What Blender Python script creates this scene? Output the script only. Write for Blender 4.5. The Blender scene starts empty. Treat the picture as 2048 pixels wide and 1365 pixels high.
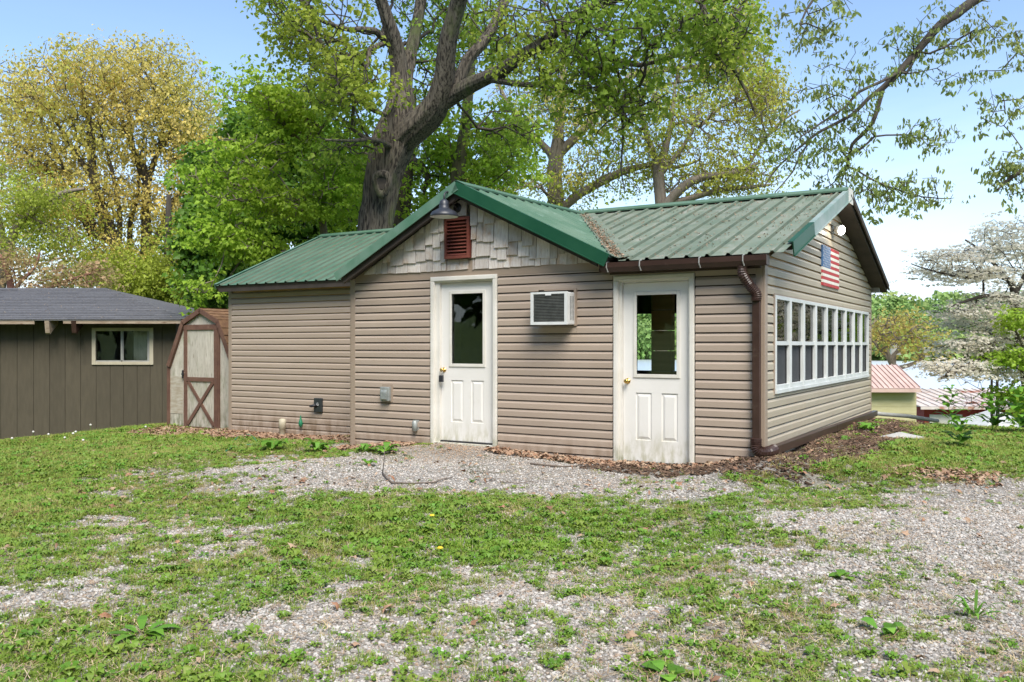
import bpy, bmesh, math, random
import numpy as np
from mathutils import Vector, Matrix

S = bpy.context.scene
COL = S.collection
R = math.radians
# ------------------------------------------------------------------ camera, sky, sun, exposure
FPX = 1754.0                      # focal length in pixels of the 2048 px wide photograph
CAMZ = 1.4
cam_d = bpy.data.cameras.new("camera"); cam = bpy.data.objects.new("camera", cam_d); COL.objects.link(cam)
cam_d.sensor_width = 36.0; cam_d.lens = 36.0 * FPX / 2048.0
cam.location = (0, 0, CAMZ); cam.rotation_euler = (R(90), 0, 0)
cam_d.shift_y = 7.5 / 2048.0
cam_d.clip_end = 4000; cam_d.clip_start = 0.05
S.camera = cam

SUN_DIR = Vector((0.13, -0.60, 0.80)).normalized()     # towards the sun
sun_el = math.asin(SUN_DIR.z); sun_az = math.atan2(SUN_DIR.x, SUN_DIR.y)
world = bpy.data.worlds.new("World"); S.world = world; world.use_nodes = True
nt = world.node_tree; nt.nodes.clear()
wo = nt.nodes.new("ShaderNodeOutputWorld"); bg = nt.nodes.new("ShaderNodeBackground")
sky = nt.nodes.new("ShaderNodeTexSky"); sky.sky_type = 'NISHITA'; sky.sun_disc = False
sky.sun_elevation = sun_el; sky.sun_rotation = sun_az; sky.altitude = 200
sky.air_density = 1.0; sky.dust_density = .6; sky.ozone_density = 1.6
tc = nt.nodes.new("ShaderNodeTexCoord"); mp = nt.nodes.new("ShaderNodeMapping")
mp.inputs['Scale'].default_value = (1.0, 1.0, 5.0)
nz = nt.nodes.new("ShaderNodeTexNoise"); nz.inputs['Scale'].default_value = 2.6; nz.inputs['Detail'].default_value = 7; nz.inputs['Roughness'].default_value = 0.55
cr = nt.nodes.new("ShaderNodeValToRGB"); cr.color_ramp.elements[0].position = 0.42; cr.color_ramp.elements[1].position = 0.75
sep = nt.nodes.new("ShaderNodeSeparateXYZ")
hz = nt.nodes.new("ShaderNodeMapRange"); hz.inputs['From Min'].default_value = 0.02; hz.inputs['From Max'].default_value = 0.36
hz.inputs['To Min'].default_value = 1.0; hz.inputs['To Max'].default_value = 0.02; hz.interpolation_type = 'SMOOTHSTEP'
mul = nt.nodes.new("ShaderNodeMath"); mul.operation = 'MULTIPLY'; mul.use_clamp = True
add = nt.nodes.new("ShaderNodeMath"); add.operation = 'MULTIPLY_ADD'; add.use_clamp = True
mx = nt.nodes.new("ShaderNodeMix"); mx.data_type = 'RGBA'
L = nt.links.new
L(tc.outputs['Generated'], mp.inputs['Vector']); L(mp.outputs[0], nz.inputs['Vector']); L(nz.outputs[0], cr.inputs[0])
L(tc.outputs['Generated'], sep.inputs[0]); L(sep.outputs['Z'], hz.inputs['Value'])
L(cr.outputs[0], mul.inputs[0]); L(hz.outputs[0], mul.inputs[1])
hz2 = nt.nodes.new("ShaderNodeMapRange"); hz2.inputs['From Min'].default_value = 0.0; hz2.inputs['From Max'].default_value = 0.24
hz2.inputs['To Min'].default_value = 0.55; hz2.inputs['To Max'].default_value = 0.0; hz2.interpolation_type = 'SMOOTHSTEP'
L(sep.outputs['Z'], hz2.inputs['Value'])
L(mul.outputs[0], add.inputs[0]); add.inputs[1].default_value = 0.7; L(hz2.outputs[0], add.inputs[2])
L(add.outputs[0], mx.inputs['Factor']); L(sky.outputs[0], mx.inputs['A']); mx.inputs['B'].default_value = (4.3, 4.9, 5.8, 1)
L(mx.outputs['Result'], bg.inputs['Color']); bg.inputs['Strength'].default_value = 0.102
L(bg.outputs[0], wo.inputs[0])
try:
    world.cycles.sampling_method = 'AUTOMATIC'
except Exception:
    pass

sd = bpy.data.lights.new("sun", 'SUN'); sd.energy = 2.3; sd.angle = R(32); sd.color = (1.0, 0.95, 0.86)
so = bpy.data.objects.new("sun", sd); COL.objects.link(so)
so.rotation_euler = (-SUN_DIR).to_track_quat('-Z', 'Y').to_euler(); so.location = (10, -10, 30)

S.view_settings.view_transform = 'Standard'; S.view_settings.look = 'None'
S.view_settings.gamma = 1.0; S.view_settings.use_curve_mapping = False
S.view_settings.exposure = 1.28
S.render.engine = 'CYCLES'
S.cycles.use_denoising = True
S.cycles.max_bounces = 7; S.cycles.diffuse_bounces = 3; S.cycles.glossy_bounces = 3
S.cycles.transmission_bounces = 5; S.cycles.transparent_max_bounces = 10
S.cycles.sample_clamp_indirect = 6.0

# ------------------------------------------------------------------ helpers
rng = np.random.default_rng(7)
rnd = random.Random(11)

def at(px, py, d):
    """a point of the place: seen at px, py of the photograph, d metres in front of the lens"""
    return Vector(((px - 1024) / FPX * d, d, CAMZ + (690 - py) / FPX * d))

def tag(o, label=None, cat=None, group=None, kind=None):
    if label: o['label'] = label
    if cat: o['category'] = cat
    if group: o['group'] = group
    if kind: o['kind'] = kind
    return o

def empty(name, loc=(0, 0, 0), rz=0.0, **k):
    o = bpy.data.objects.new(name, None); COL.objects.link(o); o.location = loc; o.rotation_euler = (0, 0, rz)
    o.empty_display_size = 0.2
    return tag(o, **k)

def copy_thing(o, parent=None):
    c = o.copy(); COL.objects.link(c)
    if parent is not None: c.parent = parent
    for ch in list(o.children): copy_thing(ch, c)
    return c

class MB:
    def __init__(s): s.v = []; s.f = []
    def add(s, vs, fs):
        n = len(s.v); s.v += [tuple(p) for p in vs]; s.f += [tuple(i + n for i in f) for f in fs]; return s
    def box(s, x0, x1, y0, y1, z0, z1):
        vs = [(x0,y0,z0),(x1,y0,z0),(x1,y1,z0),(x0,y1,z0),(x0,y0,z1),(x1,y0,z1),(x1,y1,z1),(x0,y1,z1)]
        return s.add(vs, [(0,3,2,1),(4,5,6,7),(0,1,5,4),(1,2,6,5),(2,3,7,6),(3,0,4,7)])
    def prism(s, poly, axis, a0, a1):
        """polygon (2-tuples) extruded along an axis: 'x' -> poly is (y,z), 'y' -> (x,z), 'z' -> (x,y)"""
        def P(a, p): return (a, p[0], p[1]) if axis == 'x' else (p[0], a, p[1]) if axis == 'y' else (p[0], p[1], a)
        n = len(poly)
        vs = [P(a0, p) for p in poly] + [P(a1, p) for p in poly]
        fs = [tuple(range(n))[::-1], tuple(range(n, 2*n))] + [(i, (i+1) % n, n + (i+1) % n, n + i) for i in range(n)]
        return s.add(vs, fs)
    def beam(s, p0, p1, sv, tv, ws, wt):
        p0, p1, sv, tv = Vector(p0), Vector(p1), Vector(sv), Vector(tv)
        c = [(-ws, -wt), (ws, -wt), (ws, wt), (-ws, wt)]
        vs = [p0 + sv*a + tv*b for a, b in c] + [p1 + sv*a + tv*b for a, b in c]
        return s.add(vs, [(0,3,2,1),(4,5,6,7),(0,1,5,4),(1,2,6,5),(2,3,7,6),(3,0,4,7)])
    def tube(s, pts, rad, n=10, cap=True):
        pts = [Vector(p) for p in pts]
        if not hasattr(rad, '__len__'): rad = [rad]*len(pts)
        b = len(s.v); up = None
        for i, p in enumerate(pts):
            t = (pts[min(i+1, len(pts)-1)] - pts[max(i-1, 0)]).normalized()
            if up is None: up = Vector((0,0,1)) if abs(t.z) < .9 else Vector((1,0,0))
            x = t.cross(up)
            if x.length < 1e-4: x = t.cross(Vector((1, .3, 0)))
            x.normalize(); y = x.cross(t).normalized(); up = y
            for k in range(n):
                a = 2*math.pi*k/n
                s.v.append(tuple(p + (x*math.cos(a) + y*math.sin(a))*rad[i]))
        for i in range(len(pts)-1):
            for k in range(n):
                k2 = (k+1) % n
                s.f.append((b+i*n+k, b+i*n+k2, b+(i+1)*n+k2, b+(i+1)*n+k))
        if cap:
            s.f.append(tuple(b+k for k in range(n))[::-1]); e = b+(len(pts)-1)*n
            s.f.append(tuple(e+k for k in range(n)))
        return s
    def lathe(s, prof, c, n=24, cap=False):
        """profile of (radius, z) turned about the vertical through c"""
        b = len(s.v)
        for r, z in prof:
            for k in range(n):
                a = 2*math.pi*k/n; s.v.append((c[0]+r*math.cos(a), c[1]+r*math.sin(a), c[2]+z))
        for i in range(len(prof)-1):
            for k in range(n):
                k2 = (k+1) % n; s.f.append((b+i*n+k, b+i*n+k2, b+(i+1)*n+k2, b+(i+1)*n+k))
        if cap:
            s.f.append(tuple(b+k for k in range(n))[::-1]); e = b+(len(prof)-1)*n; s.f.append(tuple(e+k for k in range(n)))
        return s
    def clip(s, planes):
        """keep the side the plane normals point away from"""
        bm = bmesh.new(); vs = [bm.verts.new(p) for p in s.v]
        for f in s.f:
            try: bm.faces.new([vs[i] for i in f])
            except ValueError: pass
        for co, no in planes:
            g = bm.verts[:] + bm.edges[:] + bm.faces[:]
            r = bmesh.ops.bisect_plane(bm, geom=g, plane_co=co, plane_no=no, clear_outer=True)
            ed = [e for e in r['geom_cut'] if isinstance(e, bmesh.types.BMEdge)]
            if ed and getattr(s, 'fill', True):
                try: bmesh.ops.holes_fill(bm, edges=ed)
                except Exception: pass
        bm.verts.index_update(); s.v = [tuple(v.co) for v in bm.verts]; s.f = [tuple(v.index for v in f.verts) for f in bm.faces]; bm.free()
        return s
    def build(s, name, m, parent=None, smooth=False, bevel=0.0, **k):
        me = bpy.data.meshes.new(name); me.from_pydata(s.v, [], s.f); me.update()
        if m is not None: me.materials.append(m)
        if smooth: me.polygons.foreach_set('use_smooth', [True]*len(me.polygons))
        o = bpy.data.objects.new(name, me); COL.objects.link(o)
        if parent is not None: o.parent = parent
        if bevel:
            b = o.modifiers.new('bevel', 'BEVEL'); b.width = bevel; b.segments = 2; b.limit_method = 'ANGLE'
        return tag(o, **k)

def np_mesh(name, V, F, m, parent=None, smooth=False, **k):
    """V (n,3), F (m,3 or 4) numpy arrays -> one object, fast"""
    me = bpy.data.meshes.new(name); nv = len(V); nf = len(F); w = F.shape[1]
    me.vertices.add(nv); me.vertices.foreach_set('co', np.asarray(V, np.float32).ravel())
    me.loops.add(nf*w); me.loops.foreach_set('vertex_index', np.asarray(F, np.int32).ravel())
    me.polygons.add(nf); me.polygons.foreach_set('loop_start', np.arange(0, nf*w, w, dtype=np.int32))
    me.polygons.foreach_set('loop_total', np.full(nf, w, np.int32))
    if smooth: me.polygons.foreach_set('use_smooth', np.ones(nf, bool))
    me.update(calc_edges=True); me.validate()
    if m is not None: me.materials.append(m)
    o = bpy.data.objects.new(name, me); COL.objects.link(o)
    if parent is not None: o.parent = parent
    return tag(o, **k)

# value noise on numpy arrays
def _lat(ix, iy, iz, seed):
    h = (ix*374761393 + iy*668265263 + iz*2147483647 + seed*1274126177) & 0xFFFFFFFF
    h = ((h ^ (h >> 13)) * 1274126177) & 0xFFFFFFFF
    return ((h ^ (h >> 16)) & 0xFFFF) / 65535.0
def vnoise(x, y, z=None, seed=0):
    x = np.asarray(x, float); y = np.asarray(y, float); z = np.zeros_like(x) if z is None else np.asarray(z, float)
    x0 = np.floor(x).astype(np.int64); y0 = np.floor(y).astype(np.int64); z0 = np.floor(z).astype(np.int64)
    fx = x-x0; fy = y-y0; fz = z-z0
    fx = fx*fx*(3-2*fx); fy = fy*fy*(3-2*fy); fz = fz*fz*(3-2*fz)
    r = 0
    for dx in (0, 1):
        for dy in (0, 1):
            for dz in (0, 1):
                w = (fx if dx else 1-fx)*(fy if dy else 1-fy)*(fz if dz else 1-fz)
                r = r + w*_lat(x0+dx, y0+dy, z0+dz, seed)
    return r
def fbm(x, y, seed=0, oct=4):
    x = np.asarray(x, float); y = np.asarray(y, float); r = 0; a = .5; t = 0
    for i in range(oct):
        r = r + a*vnoise(x*2**i, y*2**i, None, seed+i*17); t += a; a *= .55
    return r/t

# ------------------------------------------------------------------ materials
def mat(name, c1, c2=None, scale=6.0, rough=0.6, metal=0.0, bump=0.0, bscale=40.0, stretch=(1,1,1), spots=None, vary=0.0, rand=0.0,
        spec=0.5, bstretch=None, low=None, transl=0.0, tint=None):
    """c1..c2 mixed by noise; spots=(colour, scale, low, high) a second layer; rand: lightness per object; tint: per-instance mix to a colour"""
    m = bpy.data.materials.new(name); m.use_nodes = True; n = m.node_tree; n.nodes.clear(); Lk = n.links.new
    out = n.nodes.new('ShaderNodeOutputMaterial'); b = n.nodes.new('ShaderNodeBsdfPrincipled')
    b.inputs['Roughness'].default_value = rough; b.inputs['Metallic'].default_value = metal
    b.inputs['Specular IOR Level'].default_value = spec
    t = n.nodes.new('ShaderNodeTexCoord')
    def noise(sc, st, det=6, seed=0.0):
        mp = n.nodes.new('ShaderNodeMapping'); mp.inputs['Scale'].default_value = st; mp.inputs['Location'].default_value = (seed, seed*.7, seed*1.3)
        Lk(t.outputs['Object'], mp.inputs[0]); q = n.nodes.new('ShaderNodeTexNoise'); q.inputs['Scale'].default_value = sc
        q.inputs['Detail'].default_value = det; q.inputs['Roughness'].default_value = .62; Lk(mp.outputs[0], q.inputs['Vector']); return q.outputs[0]
    def mix(f, a, c, blend='MIX'):
        q = n.nodes.new('ShaderNodeMix'); q.data_type = 'RGBA'; q.blend_type = blend
        if isinstance(f, float): q.inputs['Factor'].default_value = f
        else: Lk(f, q.inputs['Factor'])
        for s_, v_ in (('A', a), ('B', c)):
            if isinstance(v_, tuple): q.inputs[s_].default_value = (*v_, 1)
            else: Lk(v_, q.inputs[s_])
        return q.outputs['Result']
    def ramp(v_, lo, hi, a=0.0, c=1.0):
        q = n.nodes.new('ShaderNodeMapRange'); q.interpolation_type = 'SMOOTHSTEP'; Lk(v_, q.inputs['Value'])
        q.inputs['From Min'].default_value = lo; q.inputs['From Max'].default_value = hi; q.inputs['To Min'].default_value = a; q.inputs['To Max'].default_value = c
        return q.outputs[0]
    col = c1
    if c2 is not None: col = mix(ramp(noise(scale, stretch), .3, .7), c1, c2)
    for i, sp in enumerate(spots if isinstance(spots, list) else [spots] if spots else []):
        st = sp[4] if len(sp) > 4 else stretch
        col = mix(ramp(noise(sp[1], st, seed=3.1+i*5), sp[2], sp[3]), col, sp[0])
    if low is not None:
        sz = n.nodes.new('ShaderNodeSeparateXYZ'); Lk(t.outputs['Object'], sz.inputs[0])
        a1 = ramp(sz.outputs['Z'], low[1], low[2], 1, 0); a2 = ramp(noise(low[3], (2.5,2.5,.8), seed=21.0), .36, .72)
        mm = n.nodes.new('ShaderNodeMath'); mm.operation = 'MULTIPLY'; Lk(a1, mm.inputs[0]); Lk(a2, mm.inputs[1]); col = mix(mm.outputs[0], col, low[0])
    if rand or vary:
        oi = n.nodes.new('ShaderNodeObjectInfo'); v_ = ramp(oi.outputs['Random'], 0, 1, 1-rand, 1+rand)
        hs = n.nodes.new('ShaderNodeHueSaturation'); Lk(v_, hs.inputs['Value'])
        if vary:
            hs.inputs['Hue'].default_value = .5; Lk(ramp(noise(1.7, (7, 3, 5)), 0, 1, .5-vary, .5+vary), hs.inputs['Hue'])
        if isinstance(col, tuple): hs.inputs['Color'].default_value = (*col, 1)
        else: Lk(col, hs.inputs['Color'])
        col = hs.outputs[0]
    if tint is not None:
        a_ = n.nodes.new('ShaderNodeAttribute'); a_.attribute_type = 'INSTANCER'; a_.attribute_name = 'tint'
        col = mix(a_.outputs['Fac'], col, tint)
    if isinstance(col, tuple): b.inputs['Base Color'].default_value = (*col, 1)
    else: Lk(col, b.inputs['Base Color'])
    if bump:
        bp = n.nodes.new('ShaderNodeBump'); bp.inputs['Strength'].default_value = bump; bp.inputs['Distance'].default_value = .01
        Lk(noise(bscale, bstretch or stretch, 5, 9.0), bp.inputs['Height']); Lk(bp.outputs[0], b.inputs['Normal'])
    last = b.outputs[0]
    if transl:
        tr = n.nodes.new('ShaderNodeBsdfTranslucent'); ms = n.nodes.new('ShaderNodeMixShader'); ms.inputs[0].default_value = transl
        if isinstance(col, tuple): tr.inputs[0].default_value = (*col, 1)
        else: Lk(col, tr.inputs[0])
        Lk(last, ms.inputs[1]); Lk(tr.outputs[0], ms.inputs[2]); last = ms.outputs[0]
    Lk(last, out.inputs[0]); return m

def glass_mat(name, tintc=(.9, .93, .92), ior=1.5):
    m = bpy.data.materials.new(name); m.use_nodes = True; n = m.node_tree; n.nodes.clear(); Lk = n.links.new
    out = n.nodes.new('ShaderNodeOutputMaterial'); g = n.nodes.new('ShaderNodeBsdfGlossy'); g.inputs['Roughness'].default_value = .02
    t = n.nodes.new('ShaderNodeBsdfTransparent'); t.inputs[0].default_value = (*tintc, 1)
    f = n.nodes.new('ShaderNodeFresnel'); f.inputs[0].default_value = ior
    tcn = n.nodes.new('ShaderNodeTexCoord'); q = n.nodes.new('ShaderNodeTexNoise'); q.inputs['Scale'].default_value = 2.2; q.inputs['Detail'].default_value = 2
    bp = n.nodes.new('ShaderNodeBump'); bp.inputs['Strength'].default_value = .25; bp.inputs['Distance'].default_value = .01
    Lk(tcn.outputs['Object'], q.inputs['Vector']); Lk(q.outputs[0], bp.inputs['Height']); Lk(bp.outputs[0], g.inputs['Normal'])
    ms = n.nodes.new('ShaderNodeMixShader'); Lk(f.outputs[0], ms.inputs[0]); Lk(t.outputs[0], ms.inputs[1]); Lk(g.outputs[0], ms.inputs[2])
    Lk(ms.outputs[0], out.inputs[0]); return m

M = {}
M['siding'] = mat('taupe_vinyl', (.385,.305,.24), (.42,.335,.265), 1.1, .5, bump=.12, bscale=30, bstretch=(1.5,1,14), rand=.045, stretch=(.8,.8,4),
                  spots=[((.24,.20,.15), 2.3, .66, .9, (1,1,3)), ((.40,.33,.265), 5.0, .68, .85, (1,1,6))], low=((.22,.15,.10), -.05, .42, 3.5))
M['siding_r'] = mat('side_wall_vinyl', (.42,.355,.265), (.46,.40,.30), 1.0, .5, bump=.12, bscale=30, bstretch=(1.5,1.5,14), rand=.04, stretch=(.8,.8,4),
                  spots=[((.25,.22,.15), 2.3, .62, .9, (1,1,3))])  # side wall siding, lighter and yellower than the front
M['trimv'] = mat('taupe_trim', (.32,.245,.185), (.35,.27,.205), 2, .5, bump=.05, stretch=(1,1,.5))
M['green'] = mat('green_metal', (.065,.145,.09), (.115,.19,.13), 1.3, .55, bump=.04, bscale=18, rand=.03, spec=.35,
                 spots=[((.22,.31,.25), 3.0, .55, .85), ((.13,.16,.09), 7.0, .66, .8)])
M['green_old'] = mat('weathered_green_metal', (.13,.175,.125), (.205,.235,.18), 2.0, .6, bump=.08, bscale=25, rand=.05,
                 spots=[((.30,.30,.25), 5.0, .52, .75, (1,.5,.5)), ((.17,.17,.10), 9.0, .56, .72), ((.24,.15,.08), 22.0, .63, .70)])
M['painted_shade'] = mat('painted_rib_shade', (.06,.09,.062), (.10,.12,.08), 4, .8, spots=((.14,.09,.05), 12, .6, .7))  # shade beside the roof ribs, put into the colour
M['green_trim'] = mat('deep_green_trim', (.010,.068,.034), (.018,.088,.045), 2.0, .38, bump=.02)
M['green_pale'] = mat('faded_green_trim', (.085,.19,.125), (.15,.25,.19), 3.0, .38, bump=.02)
M['chalk'] = mat('chalky_trim', (.35,.40,.38), (.20,.30,.26), 3.0, .4, bump=.02)
M['brown'] = mat('brown_gutter', (.038,.019,.014), (.055,.028,.021), 5, .38, bump=.04, spots=((.11,.08,.06), 9.0, .62, .8))
M['soffit'] = mat('dark_soffit', (.035,.027,.022), (.06,.046,.036), 3, .8, bump=.2)
M['white'] = mat('white_paint', (.76,.73,.67), (.66,.63,.56), 2.5, .45, bump=.04, bscale=60, spots=[((.50,.47,.38), 5.0, .62, .9), ((.38,.35,.28), 22, .70, .76, (1,1,.25))], low=((.16,.17,.05), .0, .42, 5.0))
M['door'] = mat('door_white', (.80,.775,.735), (.76,.735,.69), 1.6, .4, bump=.05, bscale=90, bstretch=(1,1,.15), spots=[((.60,.57,.48), 2.2, .60, .9), ((.30,.28,.22), 34, .735, .76)], low=((.48,.46,.34), .05, .55, 7.0))
M['vinylw'] = mat('white_window_vinyl', (.70,.72,.71), (.60,.62,.60), 4, .4, spots=((.35,.38,.30), 8, .66, .85))
M['glass'] = glass_mat('window_glass')
M['glass2'] = glass_mat('side_window_glass', ior=2.4)
M['screen'] = mat('insect_screen', (.035,.037,.04), (.055,.057,.06), 60, .8)
M['dark'] = mat('dark_interior', (.03,.026,.022), (.05,.04,.03), 3, .9)
M['wood'] = mat('pine_wall', (.50,.28,.10), (.62,.36,.15), 2.0, .5, bump=.1, stretch=(1,1,8), rand=.12)
M['floor'] = mat('plank_floor', (.12,.08,.05), (.2,.13,.08), 3, .6)
M['shake'] = mat('grey_wood_shake', (.56,.49,.43), (.70,.65,.60), 7, .85, bump=.6, bscale=22, stretch=(9,9,1), rand=.24, 
                 spots=[((.52,.38,.27), 3.0, .52, .70, (2,2,1)), ((.20,.16,.13), 26.0, .64, .75, (3,3,.8)), ((.30,.30,.28), 9, .6, .75, (6,6,1))])
M['redvent'] = mat('rusty_red_vent', (.165,.04,.028), (.22,.065,.045), 8, .55, bump=.15, bscale=60)
M['brass'] = mat('brass', (.75,.50,.16), (.60,.36,.10), 20, .25, metal=1.0)
M['black'] = mat('black_enamel', (.018,.019,.023), (.03,.03,.035), 9, .45, spec=.5)
M['navyblack'] = mat('charcoal_enamel', (.022,.024,.030), (.035,.038,.048), 9, .42)
M['grey'] = mat('grey_cast_metal', (.26,.28,.27), (.38,.40,.38), 14, .45, metal=.3, bump=.1)
M['greyp'] = mat('grey_plastic', (.35,.35,.33), (.27,.27,.25), 6, .5)
M['blackp'] = mat('black_plastic', (.02,.024,.026), (.035,.04,.042), 30, .45)
M['pvc'] = mat('dirty_white_pipe', (.55,.50,.38), (.42,.37,.26), 14, .6, bump=.2)
M['acwhite'] = mat('appliance_white', (.72,.73,.72), (.62,.63,.61), 7, .4, spots=((.4,.38,.3), 12, .65, .8))
M['acfin'] = mat('condenser_fins', (.15,.155,.145), (.10,.105,.10), 15, .5, metal=.3)
M['red'] = mat('flag_red', (.42,.035,.04), (.5,.06,.06), 9, .6, bump=.2)
M['flagw'] = mat('flag_white', (.72,.66,.55), (.8,.76,.68), 9, .6, bump=.2)
M['blue'] = mat('flag_blue', (.05,.13,.30), (.08,.19,.38), 9, .6, bump=.2)
M['olive'] = mat('olive_brown_siding', (.072,.060,.039), (.088,.073,.048), 5, .8, bump=.5, bscale=55, stretch=(3,3,.6), rand=.05)
M['cream'] = mat('cream_trim', (.50,.45,.34), (.42,.37,.27), 5, .6, bump=.15, spots=((.25,.2,.13), 12, .66, .8))
M['fascia'] = mat('worn_fascia', (.26,.19,.13), (.38,.31,.23), 3, .7, bump=.3, stretch=(1,1,6), spots=((.13,.07,.04), 4, .55, .7))
M['shingle'] = mat('grey_shingle', (.075,.076,.085), (.125,.125,.135), 20, .9, bump=.5, bscale=90, rand=.10, spots=[((.17,.17,.175), 50, .58, .7), ((.32,.26,.15), 28, .72, .76)])
M['shinglebr'] = mat('brown_shingle', (.13,.065,.035), (.21,.12,.06), 12, .9, bump=.5, bscale=60, rand=.12, spots=((.12,.14,.05), 8, .6, .75))
M['barnwhite'] = mat('peeling_white_board', (.46,.42,.35), (.58,.54,.46), 4, .8, bump=.4, bscale=30, stretch=(6,6,1), rand=.07,
                     spots=[((.22,.24,.13), 2.6, .50, .8, (1.5,1.5,.7)), ((.20,.16,.11), 9, .56, .70, (6,6,.6)), ((.14,.12,.09), 24, .64, .72, (6,6,.5))], low=((.12,.13,.06), .0, .7, 5.0))
M['barnbrown'] = mat('brown_barn_trim', (.115,.055,.038), (.17,.09,.06), 6, .75, bump=.3, spots=((.3,.22,.15), 14, .64, .75))
M['plywood'] = mat('bare_plywood', (.50,.46,.38), (.36,.30,.22), 5, .8, bump=.2, stretch=(1,1,4))
M['bark'] = mat('rugged_bark', (.075,.062,.046), (.145,.122,.092), 5, .95, bump=1.0, bscale=9, stretch=(3,3,.5), bstretch=(4,4,.7),
                spots=[((.022,.017,.012), 6, .48, .58, (5,5,.5)), ((.085,.10,.035), 1.3, .54, .72, (1,1,.6))])
M['bark2'] = mat('mossy_bark', (.085,.075,.045), (.13,.12,.065), 5, .95, bump=.7, bscale=14, stretch=(3,3,.6), spots=((.10,.12,.04), 2.5, .5, .7))
M['bark3'] = mat('pale_bark', (.17,.135,.10), (.25,.21,.165), 5, .95, bump=.7, bscale=14, stretch=(3,3,.6), spots=((.08,.06,.04), 6, .55, .7, (4,4,1)))
M['bark4'] = mat('dark_bark', (.055,.045,.036), (.09,.075,.058), 5, .95, bump=.7, bscale=14, stretch=(3,3,.6))
M['twig'] = mat('grey_twig', (.13,.10,.08), (.19,.15,.12), 8, .9)
def leafm(name, a, b, tint, tr=.5, rand=.22):
    return mat(name, a, b, 1.5, .5, transl=tr, tint=tint, rand=rand, spec=.3)
M['lf_maple'] = leafm('fresh_maple_leaf', (.19,.31,.035), (.27,.38,.045), (.42,.46,.06))
M['lf_deep'] = leafm('deep_green_leaf', (.07,.165,.016), (.10,.21,.02), (.20,.34,.03), .4)
M['lf_lime'] = leafm('lime_leaf', (.25,.43,.035), (.34,.50,.05), (.42,.55,.06))
M['lf_gold'] = leafm('golden_oak_leaf', (.72,.55,.15), (.80,.66,.22), (.48,.50,.09))
M['lf_olive'] = leafm('yellow_green_leaf', (.33,.42,.055), (.42,.48,.07), (.58,.50,.11))
M['lf_over'] = leafm('overhang_leaf', (.22,.31,.07), (.29,.36,.10), (.42,.42,.16))
M['lf_pink'] = leafm('pinkish_leaf', (.52,.34,.20), (.55,.40,.22), (.34,.42,.08))
M['lf_orange'] = leafm('orange_leaf', (.50,.38,.10), (.52,.42,.12), (.30,.42,.07))
M['petal'] = leafm('white_bract', (.82,.80,.70), (.78,.75,.62), (.82,.74,.62), .5, .08)
M['lf_far'] = leafm('far_leaf', (.19,.34,.09), (.26,.41,.11), (.34,.42,.13), .3)
M['grass'] = leafm('grass_blade', (.15,.29,.022), (.26,.41,.036), (.44,.36,.14), .3, .2)
M['weed'] = leafm('weed_leaf', (.10,.25,.025), (.17,.33,.035), (.26,.32,.05), .25, .2)
M['deadleaf'] = mat('dead_leaf', (.19,.085,.045), (.31,.16,.09), 5, .8, rand=.3, tint=(.42,.30,.20))
M['straw'] = mat('dry_straw', (.40,.31,.18), (.52,.43,.28), 5, .8, rand=.3, tint=(.28,.17,.09))
M['mulch'] = mat('dark_mulch', (.055,.032,.02), (.11,.065,.04), 8, .9, rand=.35, tint=(.22,.14,.09))
M['gravel'] = mat('limestone_gravel', (.36,.335,.305), (.50,.475,.435), 30, .85, bump=.3, bscale=120, rand=.34, tint=(.36,.26,.18))
M['rock'] = mat('pale_rock', (.34,.33,.31), (.45,.44,.42), 4, .8, bump=.5, bscale=12)
# ------------------------------------------------------------------ the lie of the land
TH = R(31.1); CT, ST = math.cos(TH), math.sin(TH)
def L2W(x, y):            # cabin plan (x along the front wall, y into the cabin, origin its front right corner) -> place
    u, v = x - 2.5, y + 9.26
    return u*CT + v*ST, -u*ST + v*CT
_cp = [(0,3,-.13),(-3,4,-.15),(3,4,-.12),(0,6,-.10),(-4,8,-.12),(5,7,-.05),(0,8.3,-.02),(3,8,.0),(-9,10,-.45),(-12,15,-.62),(-11.6,20,-.9),(-7.8,20,-.58),(-6.3,16,-.3),(-9.3,16,-.6),
       (-5,14,-.2),(-6,9,-.25),(10,9,.05),(8,12,.12),(7,15,.05),(10,15,.0),(0,0,-.1),(-8,2,-.3),(9,2,-.1),(0,-8,-.1)]
for x, y, z in [(-9.8,1.4,-.15),(-8.3,1.3,-.14),(-6.5,1.2,-.08),(-5.6,-.15,-.02),(-4.7,-.1,.07),(-4.1,-.12,.13),(-3.4,-.12,.13),(-2.9,-.1,.07),(-1.8,-.1,.035),
                (-1.2,-.15,.045),(-.6,-.1,.07),(-.1,-.15,.20),(.15,0,.235),(.3,2,.21),(.3,4.5,.20),(.2,6.7,.19),(1.4,1,.12),(1.6,4,.12),(-3.8,-.9,.0),(-1,-1,-.01),
                (-6,-1,-.06),(-3,3,.0),(-8,4,-.1),(-2,6,.1),(1.0,-.9,.04),(-12,2,-.24),(-11,1,-.22)]:
    X, Y = L2W(x, y); _cp.append((X, Y, z))
_cp = np.array(_cp)
def H(x, y):
    x = np.asarray(x, float); y = np.asarray(y, float); sh = x.shape; x = x.ravel(); y = y.ravel()
    num = np.zeros_like(x); den = np.zeros_like(x)
    for cx, cy, cz in _cp:
        w = 1.0/(((x-cx)**2 + (y-cy)**2)**1.6 + .02); num += w*cz; den += w
    z = num/den + (fbm(x*1.3, y*1.3, 5)-.5)*.035
    s = np.maximum(0, .6*x + .8*y - 14.5)
    z = z - np.where(s < 3, s*s*.05, .45 + (s-3)*.17)
    d = np.hypot(x, y)
    z = np.maximum(z, -8.5)
    z = np.where(d > 470, -8.5 + (d-470)*.155, z)
    z = np.minimum(z, 24)
    return z.reshape(sh)
def Hs(x, y): return float(H(np.array([x]), np.array([y]))[0])

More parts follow.
